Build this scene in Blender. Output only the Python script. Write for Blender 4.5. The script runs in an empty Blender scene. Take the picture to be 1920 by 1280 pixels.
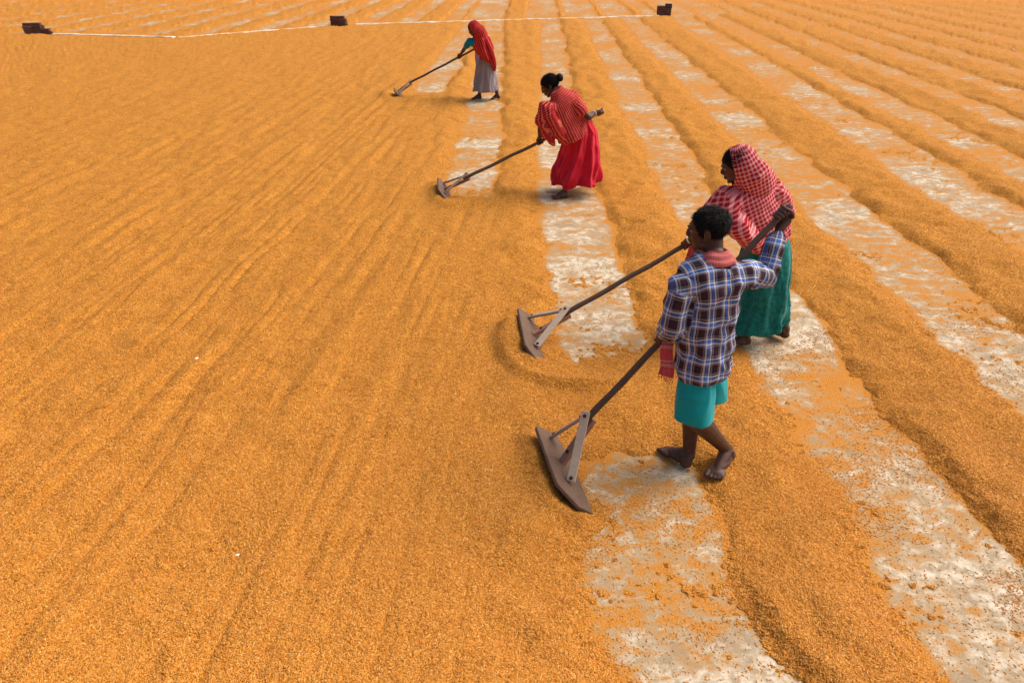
import bpy, bmesh, math, random
import numpy as np
from mathutils import Vector, Matrix

R = math.radians
random.seed(7)
rng = np.random.default_rng(7)
scene = bpy.context.scene
col = scene.collection

# ------------------------------------------------------------------ camera
cam_d = bpy.data.cameras.new('camera')
cam_d.sensor_width = 36.0
cam_d.lens = 36.0 * 1300 / 1920
cam_d.clip_start = 0.05
cam_d.clip_end = 3000
cam = bpy.data.objects.new('camera', cam_d)
col.objects.link(cam)
cam.location = (0, 0, 2.75)
cam.rotation_euler = (R(90 - 30.6), 0, 0)
scene.camera = cam

# ------------------------------------------------------------------ world, sun, exposure
SUN_EL, SUN_AZ = 50.0, 74.0          # azimuth measured from +Y towards +X
world = bpy.data.worlds.new('World')
scene.world = world
world.use_nodes = True
wn = world.node_tree
sky = wn.nodes.new('ShaderNodeTexSky')
sky.sky_type = 'NISHITA'
sky.sun_disc = False
sky.sun_elevation = R(SUN_EL)
sky.sun_rotation = R(SUN_AZ)
sky.air_density = 0.6
sky.dust_density = 6.0
sky.ozone_density = 0.4
bg = wn.nodes['Background']
bg.inputs['Strength'].default_value = 0.15
wn.links.new(sky.outputs[0], bg.inputs['Color'])

sun_d = bpy.data.lights.new('sun', 'SUN')
sun_d.energy = 1.25
sun_d.angle = R(44)
sun_d.color = (1.0, 0.93, 0.82)
sun = bpy.data.objects.new('sun', sun_d)
col.objects.link(sun)
sd = Vector((math.sin(R(SUN_AZ)) * math.cos(R(SUN_EL)), math.cos(R(SUN_AZ)) * math.cos(R(SUN_EL)), math.sin(R(SUN_EL))))
sun.rotation_euler = (-sd).to_track_quat('-Z', 'Y').to_euler()
sun.location = (5, 5, 12)

scene.view_settings.view_transform = 'Standard'
scene.view_settings.look = 'None'
scene.view_settings.gamma = 1.0
scene.view_settings.use_curve_mapping = False
scene.view_settings.exposure = 0.50
scene.cycles.max_bounces = 5
scene.cycles.diffuse_bounces = 3

# ------------------------------------------------------------------ helpers: noise
def _hash(ix, iy, iz, s):
    n = (ix * 374761393 + iy * 668265263 + iz * 2147483647 + s * 1274126177) & 0xFFFFFFFF
    n = ((n ^ (n >> 13)) * 1274126177) & 0xFFFFFFFF
    n = ((n ^ (n >> 16)) * 2246822519) & 0xFFFFFFFF
    return ((n ^ (n >> 15)) & 0xFFFFFF) / float(0xFFFFFF)

def vn2(x, y, s=0):
    fx, fy = np.floor(x), np.floor(y)
    ix, iy = fx.astype(np.int64), fy.astype(np.int64)
    tx, ty = x - fx, y - fy
    tx = tx * tx * tx * (tx * (tx * 6 - 15) + 10)
    ty = ty * ty * ty * (ty * (ty * 6 - 15) + 10)
    z = np.zeros_like(ix)
    a, b = _hash(ix, iy, z, s), _hash(ix + 1, iy, z, s)
    c, d = _hash(ix, iy + 1, z, s), _hash(ix + 1, iy + 1, z, s)
    return ((a + (b - a) * tx) * (1 - ty) + (c + (d - c) * tx) * ty) * 2 - 1

def vn3(p, s=0):
    f = np.floor(p)
    i = f.astype(np.int64)
    t = p - f
    t = t * t * (3 - 2 * t)
    out = 0
    for dx in (0, 1):
        for dy in (0, 1):
            for dz in (0, 1):
                w = (t[:, 0] if dx else 1 - t[:, 0]) * (t[:, 1] if dy else 1 - t[:, 1]) * (t[:, 2] if dz else 1 - t[:, 2])
                out = out + w * _hash(i[:, 0] + dx, i[:, 1] + dy, i[:, 2] + dz, s)
    return out * 2 - 1

def fbm2(x, y, s, o=3):
    r, a = 0, 1.0
    for k in range(o):
        r = r + a * vn2(x * 2 ** k, y * 2 ** k, s + k)
        a *= .5
    return r / (2 - 2 * a)

def sstep(a, b, x):
    t = np.clip((x - a) / (b - a), 0, 1)
    return t * t * (3 - 2 * t)

# ------------------------------------------------------------------ helpers: materials
class NT:
    def __init__(self, name):
        self.m = bpy.data.materials.new(name)
        self.m.use_nodes = True
        self.t = self.m.node_tree
        self.b = self.t.nodes['Principled BSDF']
    def n(self, typ, **kw):
        nd = self.t.nodes.new(typ)
        for k, v in kw.items():
            if k.startswith('_'):
                nd.inputs[k[1:].replace('_', ' ')].default_value = v
            else:
                setattr(nd, k, v)
        return nd
    def l(self, a, b):
        self.t.links.new(a, b)
    def math(self, op, a, b=None, clamp=False):
        nd = self.n('ShaderNodeMath', operation=op, use_clamp=clamp)
        for i, v in enumerate((a, b)):
            if v is None:
                continue
            if isinstance(v, (int, float)):
                nd.inputs[i].default_value = v
            else:
                self.l(v, nd.inputs[i])
        return nd.outputs[0]
    def mix(self, f, a, b, blend='MIX'):
        nd = self.n('ShaderNodeMix', data_type='RGBA', blend_type=blend)
        for i, v in ((0, f), (6, a), (7, b)):
            if isinstance(v, (int, float)):
                nd.inputs[i].default_value = v
            elif isinstance(v, tuple):
                nd.inputs[i].default_value = v + (1,) if len(v) == 3 else v
            else:
                self.l(v, nd.inputs[i])
        return nd.outputs[2]
    def ramp(self, f, stops, interp='LINEAR'):
        nd = self.n('ShaderNodeValToRGB')
        nd.color_ramp.interpolation = interp
        el = nd.color_ramp.elements
        while len(el) < len(stops):
            el.new(0.5)
        for e, (p, c) in zip(el, stops):
            e.position = p
            e.color = c + (1,) if len(c) == 3 else c
        self.l(f, nd.inputs[0])
        return nd.outputs[0]
    def noise(self, vec, scale, detail=3, rough=.55, dist=0.0):
        nd = self.n('ShaderNodeTexNoise')
        nd.inputs['Scale'].default_value = scale
        nd.inputs['Detail'].default_value = detail
        nd.inputs['Roughness'].default_value = rough
        nd.inputs['Distortion'].default_value = dist
        if vec is not None:
            self.l(vec, nd.inputs['Vector'])
        return nd.outputs['Fac']
    def scaled(self, vec, s):
        nd = self.n('ShaderNodeMapping')
        nd.inputs['Scale'].default_value = s
        self.l(vec, nd.inputs['Vector'])
        return nd.outputs[0]
    def geo(self):
        return self.n('ShaderNodeNewGeometry').outputs['Position']
    def obj(self):
        return self.n('ShaderNodeTexCoord').outputs['Object']
    def bump(self, h, strength, dist=.01):
        nd = self.n('ShaderNodeBump')
        nd.inputs['Strength'].default_value = strength
        nd.inputs['Distance'].default_value = dist
        self.l(h, nd.inputs['Height'])
        self.l(nd.outputs[0], self.b.inputs['Normal'])
    def color(self, c):
        if isinstance(c, tuple):
            self.b.inputs['Base Color'].default_value = c + (1,)
        else:
            self.l(c, self.b.inputs['Base Color'])
    def rough(self, v, spec=.3):
        self.b.inputs['Roughness'].default_value = v
        self.b.inputs['Specular IOR Level'].default_value = spec

def grain_material():
    t = NT('rice_grain_bed')
    p = t.geo()
    v = t.n('ShaderNodeTexVoronoi', feature='F1', _Scale=115.0, _Randomness=1.0)
    d = t.noise(p, 60, 2)
    wv = t.n('ShaderNodeVectorMath', operation='ADD')
    sc = t.n('ShaderNodeVectorMath', operation='SCALE')
    nz = t.n('ShaderNodeTexNoise', _Scale=70.0, _Detail=2.0)
    t.l(p, nz.inputs['Vector'])
    t.l(nz.outputs['Color'], sc.inputs[0]); sc.inputs['Scale'].default_value = .02
    t.l(p, wv.inputs[0]); t.l(sc.outputs[0], wv.inputs[1])
    t.l(wv.outputs[0], v.inputs['Vector'])
    sep = t.n('ShaderNodeSeparateColor')
    t.l(v.outputs['Color'], sep.inputs[0])
    c = t.ramp(sep.outputs[0], [(0, (.40, .134, .013)), (.3, (.585, .228, .025)), (.7, (.69, .300, .040)), (1, (.79, .41, .095))])
    big = t.noise(t.scaled(p, (1.6, .5, 1)), 1.0, 4)
    c = t.mix(t.math('MULTIPLY', t.ramp(big, [(.35, (0, 0, 0)), (.7, (1, 1, 1))]), .35), c, (.65, .288, .040), 'MIX')
    mid = t.noise(p, 9, 4, .6)
    c = t.mix(.55, c, t.ramp(mid, [(.3, (.66, .60, .54)), (.7, (1.0, 1.0, 1.0))]), 'MULTIPLY')
    pale = t.noise(p, 38, 3, .6)
    c = t.mix(t.ramp(pale, [(.60, (0, 0, 0)), (.80, (.55, .55, .55))]), c, (.72, .40, .12))
    worm = t.noise(p, 44, 2, .5, 1.8)
    c = t.mix(.75, c, t.ramp(worm, [(.34, (.60, .52, .44)), (.48, (1, 1, 1)), (.62, (1, 1, 1)), (.70, (1.0, 1.0, 1.0))]), 'MULTIPLY')
    t.color(c)
    t.rough(.85, .12)
    h = t.math('ADD', t.math('MULTIPLY', v.outputs['Distance'], -1.2), t.math('MULTIPLY', d, .9))
    h = t.math('ADD', h, t.math('MULTIPLY', mid, 1.6))
    h = t.math('ADD', h, t.math('MULTIPLY', worm, 1.8))
    t.bump(h, .9, .008)
    return t.m

def floor_material():
    t = NT('worn_concrete')
    p = t.geo()
    at = t.n('ShaderNodeAttribute', attribute_name='chaff').outputs['Fac']
    fine = t.noise(p, 62, 3, .7, 1.2)
    med = t.noise(p, 15, 5, .72, .5)
    swirl = t.noise(t.scaled(p, (1, 1.5, 1)), 6.5, 6, .68, .6)
    base = t.mix(t.ramp(med, [(.42, (0, 0, 0)), (.56, (1, 1, 1))]), (.36, .275, .17), (.64, .555, .42))
    grey = t.noise(p, 3.7, 4, .6)
    base = t.mix(t.ramp(grey, [(.48, (0, 0, 0)), (.64, (.9, .9, .9))]), base, (.32, .23, .135))
    # thin chaff dust, then single grains left on the slab, both following how well the lane was swept
    k = t.math('ADD', at, t.math('MULTIPLY', t.math('SUBTRACT', swirl, .5), 2.0))
    k = t.math('ADD', k, t.math('MULTIPLY', t.math('SUBTRACT', med, .5), 1.1))
    dust = t.ramp(k, [(.22, (0, 0, 0)), (.58, (.92, .92, .92))])
    base = t.mix(dust, base, t.mix(fine, (.33, .195, .075), (.45, .28, .12)))
    s = t.math('ADD', k, t.math('MULTIPLY', t.math('SUBTRACT', fine, .5), 1.5))
    cov = t.ramp(s, [(.50, (0, 0, 0)), (.74, (1, 1, 1))])
    grainc = t.ramp(t.noise(p, 110, 2), [(.3, (.36, .130, .014)), (.7, (.60, .255, .042))])
    c = t.mix(cov, base, grainc)
    t.color(c)
    t.rough(.9, .15)
    t.bump(t.math('ADD', fine, t.math('MULTIPLY', med, .6)), .6, .006)
    return t.m

def loose_grain_material():
    t = NT('rice_husk')
    oi = t.n('ShaderNodeObjectInfo')
    c = t.ramp(oi.outputs['Random'], [(0, (.38, .125, .012)), (.2, (.52, .200, .022)), (.75, (.61, .260, .036)), (.95, (.68, .34, .075)), (1, (.72, .43, .15))])
    t.color(c)
    t.rough(.6, .25)
    return t.m

def wood_material(name, c1, c2, sc=(60, 60, 4), rough=.7):
    t = NT(name)
    o = t.obj()
    g = t.noise(t.scaled(o, sc), 1.0, 4, .6, .6)
    b = t.noise(o, 7, 3)
    c = t.mix(g, c1, c2)
    c = t.mix(t.math('MULTIPLY', b, .5), c, tuple(x * .55 for x in c1))
    t.color(c)
    t.rough(rough, .25)
    t.bump(g, .3, .003)
    return t.m

def skin_material(name, c1, c2):
    t = NT(name)
    o = t.geo()
    n = t.noise(o, 24, 4, .6)
    t.color(t.mix(t.ramp(n, [(.3, (0, 0, 0)), (.7, (1, 1, 1))]), c1, c2))
    t.rough(.52, .35)
    t.b.inputs['Subsurface Weight'].default_value = .08
    t.b.inputs['Subsurface Radius'].default_value = (.006, .003, .002)
    t.bump(t.noise(o, 160, 3), .18, .003)
    return t.m

def plain_cloth(name, c1, c2, scale=9, weave=420, rough=.85, bump=.25):
    t = NT(name)
    o = t.geo()
    n = t.noise(o, scale, 5, .6)
    t.color(t.mix(t.ramp(n, [(.3, (0, 0, 0)), (.7, (1, 1, 1))]), c1, c2))
    t.rough(rough, .15)
    t.b.inputs['Sheen Weight'].default_value = .12
    t.bump(t.math('ADD', t.noise(o, weave, 1), t.math('MULTIPLY', t.noise(o, 45, 3), 1.2)), bump, .002)
    return t.m

def woven_cloth(name, warp, weft, pw, pf, fac=.5, wob=.004, fade=(.75, 1.0)):
    """stripes across u and v of the 'cloth' attribute; pw, pf: repeats in metres"""
    t = NT(name)
    a = t.n('ShaderNodeAttribute', attribute_name='cloth')
    sp = t.n('ShaderNodeSeparateXYZ')
    wobv = t.n('ShaderNodeTexNoise', _Scale=9.0, _Detail=2.0)
    t.l(a.outputs['Vector'], wobv.inputs['Vector'])
    sub = t.n('ShaderNodeVectorMath', operation='SUBTRACT'); sub.inputs[1].default_value = (.5, .5, .5)
    t.l(wobv.outputs['Color'], sub.inputs[0])
    scl = t.n('ShaderNodeVectorMath', operation='SCALE'); scl.inputs['Scale'].default_value = wob * 4
    t.l(sub.outputs[0], scl.inputs[0])
    ad = t.n('ShaderNodeVectorMath', operation='ADD')
    t.l(a.outputs['Vector'], ad.inputs[0]); t.l(scl.outputs[0], ad.inputs[1])
    t.l(ad.outputs[0], sp.inputs[0])
    fu = t.math('FRACT', t.math('DIVIDE', sp.outputs[0], pw))
    fv = t.math('FRACT', t.math('DIVIDE', sp.outputs[1], pf))
    W = t.ramp(fu, warp, 'CONSTANT')
    Fv = t.ramp(fv, weft, 'CONSTANT')
    c = t.mix(fac, W, Fv)
    n = t.noise(t.geo(), 16, 4, .6)
    c = t.mix(1.0, c, t.ramp(n, [(.3, (fade[0],) * 3), (.7, (fade[1],) * 3)]), 'MULTIPLY')
    t.color(c)
    t.rough(.88, .12)
    t.bump(t.math('ADD', t.noise(t.geo(), 500, 1), t.math('MULTIPLY', t.noise(t.geo(), 60, 3), 1.2)), .22, .002)
    return t.m

def hair_material():
    t = NT('black_hair')
    n = t.noise(t.geo(), 90, 3)
    t.color(t.mix(n, (.004, .0035, .003), (.012, .010, .009)))
    t.rough(.7, .12)
    return t.m

M = {}
M['grain'] = grain_material()
M['floor'] = floor_material()
M['husk'] = loose_grain_material()
M['pole'] = wood_material('dark_pole_wood', (.075, .045, .030), (.16, .10, .068), (80, 80, 5))
M['board'] = wood_material('worn_board_wood', (.085, .045, .028), (.24, .155, .105), (5, 60, 60))
M['batten'] = wood_material('grey_batten_wood', (.36, .27, .19), (.58, .46, .34), (6, 70, 70))
M['batten_red'] = wood_material('reddish_batten_wood', (.26, .12, .075), (.42, .24, .16), (6, 70, 70))
M['bolt'] = wood_material('rusty_iron', (.03, .014, .010), (.07, .03, .02), (50, 50, 50), .8)
M['skin'] = skin_material('dark_brown_skin', (.050, .021, .012), (.085, .038, .023))
M['skin2'] = skin_material('brown_skin', (.058, .024, .013), (.095, .042, .025))
M['hair'] = hair_material()
e = NT('eye_white'); e.color((.20, .16, .14)); e.rough(.2, .5); M['eye'] = e.m
e = NT('dark_iris'); e.color((.006, .004, .003)); e.rough(.1, .5); M['iris'] = e.m
e = NT('white_bangle_plastic'); e.color((.82, .80, .76)); e.rough(.35, .5); M['bangle'] = e.m
M['shorts'] = plain_cloth('teal_knit', (.000, .24, .26), (.002, .30, .32), 5, 500, .8)
M['green'] = plain_cloth('dark_green_cotton', (.000, .095, .080), (.012, .210, .175), 34, 420)
M['red'] = plain_cloth('crimson_cotton', (.42, .004, .018), (.58, .010, .034), 8, 420)
M['grey'] = plain_cloth('mauve_grey_cotton', (.17, .155, .18), (.29, .255, .265), 4, 420)
M['teal'] = plain_cloth('teal_blouse', (.0, .14, .20), (.0, .19, .26), 6, 420)
M['lilac'] = plain_cloth('lilac_cotton', (.22, .20, .36), (.30, .28, .46), 6, 420)
DK, NV, BL, WH, TN, MR = (.028, .019, .032), (.030, .045, .12), (.05, .20, .66), (.66, .66, .70), (.24, .21, .24), (.046, .020, .030)
warp = [(0, DK), (.07, TN), (.14, DK), (.17, WH), (.28, NV), (.32, BL), (.45, NV), (.48, WH), (.57, DK), (.62, TN), (.70, DK), (.86, MR)]
weft = [(0, MR), (.11, TN), (.18, DK), (.21, WH), (.30, BL), (.42, NV), (.46, WH), (.54, DK), (.60, TN), (.67, DK), (.82, MR)]
M['plaid'] = woven_cloth('plaid_shirt_cloth', warp, weft, .098, .104, .5, .004)
RD, DR_, PK = (.46, .014, .026), (.30, .006, .014), (.80, .36, .36)
M['check'] = woven_cloth('red_white_check', [(0, RD), (.62, PK)], [(0, DR_), (.60, PK)], .029, .029, .5, .003)
M['stripe'] = woven_cloth('red_stripe', [(0, DR_), (.45, RD), (.62, (.82, .22, .15)), (.95, RD)], [(0, (.66, .085, .06)), (.5, (.22, .006, .012))], .023, .023, .48, .003)
M['darkcheck'] = woven_cloth('dark_red_check', [(0, DR_), (.72, (.58, .14, .11))], [(0, (.50, .03, .03)), (.6, (.40, .02, .025))], .035, .045, .5, .004)
M['gamcha'] = woven_cloth('faded_pink_check', [(0, (.46, .09, .085)), (.5, (.58, .20, .18))], [(0, (.50, .10, .09)), (.5, (.56, .18, .16))], .012, .012, .5, .001)
M['gamcha_end'] = woven_cloth('pink_striped_end', [(0, (.56, .075, .085)), (.5, (.60, .11, .11))], [(0, (.60, .08, .09)), (.62, (.66, .30, .27)), (.72, (.60, .08, .09)), (.82, (.66, .30, .27))], .02, .10, .7, .001)
t = NT('white_lime_wash'); p = t.geo()
t.color(t.mix(t.ramp(t.noise(p, 3.5, 4), [(.42, (0, 0, 0)), (.58, (1, 1, 1))]), (.80, .73, .60), (.62, .42, .20))); t.rough(.9, .1); M['lime'] = t.m
t = NT('old_brick'); p = t.geo(); oi = t.n('ShaderNodeObjectInfo')
t.color(t.mix(t.noise(p, 22, 4), t.ramp(oi.outputs['Random'], [(0, (.06, .024, .018)), (1, (.17, .075, .055))]), (.10, .065, .05))); t.rough(.95, .1)
t.bump(t.noise(p, 60, 4), .5, .006); M['brick'] = t.m
e = NT('pale_chip'); e.color((.75, .68, .58)); e.rough(.7, .3); M['chip'] = e.m

# ------------------------------------------------------------------ helpers: geometry
def V(*a):
    return np.array(a, float)

def unit(v):
    v = np.asarray(v, float)
    return v / (np.linalg.norm(v) + 1e-12)

class Geo:
    """collects verts and faces of closed pieces"""
    def __init__(self):
        self.v, self.f = [], []
        self.k = 0
    def add(self, v, f):
        self.v.append(np.asarray(v, float))
        self.f += [tuple(i + self.k for i in q) for q in f]
        self.k += len(v)
    def ell(self, c, r, rot=None, nu=18, nv=12):
        rot = np.eye(3) if rot is None else rot
        vs = [[0, 0, 1]]
        for j in range(1, nv):
            th = math.pi * j / nv
            for i in range(nu):
                ph = 2 * math.pi * i / nu
                vs.append([math.sin(th) * math.cos(ph), math.sin(th) * math.sin(ph), math.cos(th)])
        vs.append([0, 0, -1])
        vs = np.array(vs) * np.asarray(r, float)
        vs = vs @ rot.T + np.asarray(c, float)
        fs = []
        for i in range(nu):
            fs.append((0, 1 + i, 1 + (i + 1) % nu))
            b = 1 + (nv - 2) * nu
            fs.append((b + (i + 1) % nu, b + i, len(vs) - 1))
        for j in range(nv - 2):
            for i in range(nu):
                a, b = 1 + j * nu, 1 + (j + 1) * nu
                fs.append((a + i, b + i, b + (i + 1) % nu, a + (i + 1) % nu))
        self.add(vs, fs)
    def loft(self, rings, cap=True):
        """rings: list of (n,3) arrays"""
        n = len(rings[0])
        vs = np.concatenate(rings)
        fs = []
        for j in range(len(rings) - 1):
            for i in range(n):
                fs.append((j * n + i, j * n + (i + 1) % n, (j + 1) * n + (i + 1) % n, (j + 1) * n + i))
        if cap:
            fs.append(tuple(reversed(range(n))))
            fs.append(tuple((len(rings) - 1) * n + i for i in range(n)))
        self.add(vs, fs)
    def tube(self, pts, rad, n=14, flat=1.0, side=None, caps=True):
        """round-ended tube through pts; flat squashes it along `side`-normal"""
        pts = [np.asarray(p, float) for p in pts]
        rings = []
        up = V(0, 0, 1) if side is None else np.asarray(side, float)
        N = len(pts)
        for i, p in enumerate(pts):
            d = unit(pts[min(i + 1, N - 1)] - pts[max(i - 1, 0)])
            a = np.cross(d, up)
            if np.linalg.norm(a) < .05:
                a = np.cross(d, V(1, 0, 0))
            a = unit(a)
            b = np.cross(a, d)
            fl = flat[i] if hasattr(flat, '__len__') else flat
            def ring(c, r):
                ph = np.arange(n) * 2 * math.pi / n
                return c + r * (np.cos(ph)[:, None] * a + fl * np.sin(ph)[:, None] * b)
            r = rad[i]
            if i == 0 and caps:
                rings += [ring(p - d * r * q, r * math.sqrt(max(1 - q * q, .0025))) for q in (.99, .8, .45)]
            rings.append(ring(p, r))
            if i == N - 1 and caps:
                rings += [ring(p + d * r * q, r * math.sqrt(max(1 - q * q, .0025))) for q in (.45, .8, .99)]
        self.loft(rings)
    def mesh(self, name):
        me = bpy.data.meshes.new(name)
        me.from_pydata(np.concatenate(self.v).tolist(), [], self.f)
        me.update()
        return me

def mv(me):
    a = np.empty(len(me.vertices) * 3)
    me.vertices.foreach_get('co', a)
    return a.reshape(-1, 3)

def mset(me, v):
    me.vertices.foreach_set('co', v.ravel())
    me.update()

def mnorm(me):
    a = np.empty(len(me.vertices) * 3)
    me.vertex_normals.foreach_get('vector', a)
    return a.reshape(-1, 3)

def smooth(me, it, f=.5):
    e = np.empty(len(me.edges) * 2, np.int32)
    me.edges.foreach_get('vertices', e)
    e = e.reshape(-1, 2)
    v = mv(me)
    cnt = np.bincount(e.ravel(), minlength=len(v))[:, None].clip(1)
    for _ in range(it):
        s = np.stack([np.bincount(e[:, 0], v[e[:, 1], k], len(v)) + np.bincount(e[:, 1], v[e[:, 0], k], len(v)) for k in range(3)], 1)
        v = v + f * (s / cnt - v)
    mset(me, v)

def remesh(g, voxel, it=2):
    me = g.mesh('tmp')
    ob = bpy.data.objects.new('tmp', me)
    col.objects.link(ob)
    md = ob.modifiers.new('r', 'REMESH')
    md.mode = 'VOXEL'
    md.voxel_size = voxel
    dg = bpy.context.evaluated_depsgraph_get()
    out = bpy.data.meshes.new_from_object(ob.evaluated_get(dg))
    bpy.data.objects.remove(ob)
    bpy.data.meshes.remove(me)
    smooth(out, it)
    return out

def finish(name, me, mat, parent=None, origin=None, flat=False):
    """link a mesh given in world coordinates"""
    me.name = name
    me.materials.clear()
    for m in (mat if isinstance(mat, list) else [mat]):
        me.materials.append(m)
    if not flat:
        me.polygons.foreach_set('use_smooth', np.ones(len(me.polygons), bool))
    ob = bpy.data.objects.new(name, me)
    col.objects.link(ob)
    o = np.asarray(parent['_o'] if parent is not None else (origin if origin is not None else (0, 0, 0)), float)
    mset(me, mv(me) - o)
    if parent is not None:
        ob.parent = parent
    else:
        ob.location = o
    ob['_o'] = list(o)
    return ob

def tag(o, label, cat, group=None, kind=None):
    o['label'] = label
    o['category'] = cat
    if group:
        o['group'] = group
    if kind:
        o['kind'] = kind

def delete_verts(me, mask):
    bm = bmesh.new()
    bm.from_mesh(me)
    bm.verts.ensure_lookup_table()
    bmesh.ops.delete(bm, geom=[bm.verts[i] for i in np.nonzero(mask)[0]], context='VERTS')
    bm.to_mesh(me)
    bm.free()
    me.update()

def set_cloth(me, uv):
    a = me.attributes.new('cloth', 'FLOAT_VECTOR', 'POINT')
    d = np.zeros((len(uv), 3))
    d[:, :2] = uv
    a.data.foreach_set('vector', d.ravel())

# ------------------------------------------------------------------ the drying yard: lanes of raked rice
LANE = [  # left edge, right edge, drift per metre beyond 8 m, starts at y, thin cover
    (-2.28, -1.52, .030, 14.05), (-.86, -.16, -.006, 7.9), (.28, 1.04, .036, 4.30),
    (1.77, 2.50, .038, -9), (3.30, 4.12, .026, -9), (4.98, 5.92, .040, -9), (6.38, 7.14, .036, -9)]
BACKX = [(-60, 23.6), (-14.3, 23.2), (-10.1, 22.45), (-5.6, 25.75), (5.4, 28.57), (16, 30.5), (60, 40)]   # the pale line across the yard

def back_line(X):
    return np.interp(X, [a for a, _ in BACKX], [b for _, b in BACKX])

ARCS = [  # small heaps pushed up round the rakes: polyline, width, height
    ([(-.06, 4.80), (-.09, 4.60), (-.05, 4.36), (.06, 4.14), (.24, 4.03), (.45, 3.98), (.75, 4.00)], .060, .045),
    ([(.02, 4.85), (.03, 4.6), (.06, 4.4), (.16, 4.22)], .08, .055),
    ([(.10, 3.40), (.16, 3.1), (.24, 2.82), (.36, 2.74)], .07, .045),
    ([(-.93, 8.45), (-.92, 8.1), (-.86, 7.78), (-.70, 7.68), (-.3, 7.72), (.1, 7.80)], .09, .050),
    ([(-2.45, 14.1), (-2.42, 13.8), (-2.30, 13.5), (-1.9, 13.42), (-1.2, 13.5)], .12, .055)]

def seg_dist(X, Y, pts):
    best = np.full(X.shape, 1e9)
    for (ax, ay), (bx, by) in zip(pts, pts[1:]):
        dx, dy = bx - ax, by - ay
        t = np.clip(((X - ax) * dx + (Y - ay) * dy) / (dx * dx + dy * dy), 0, 1)
        best = np.minimum(best, np.hypot(X - ax - t * dx, Y - ay - t * dy))
    return best

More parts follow.
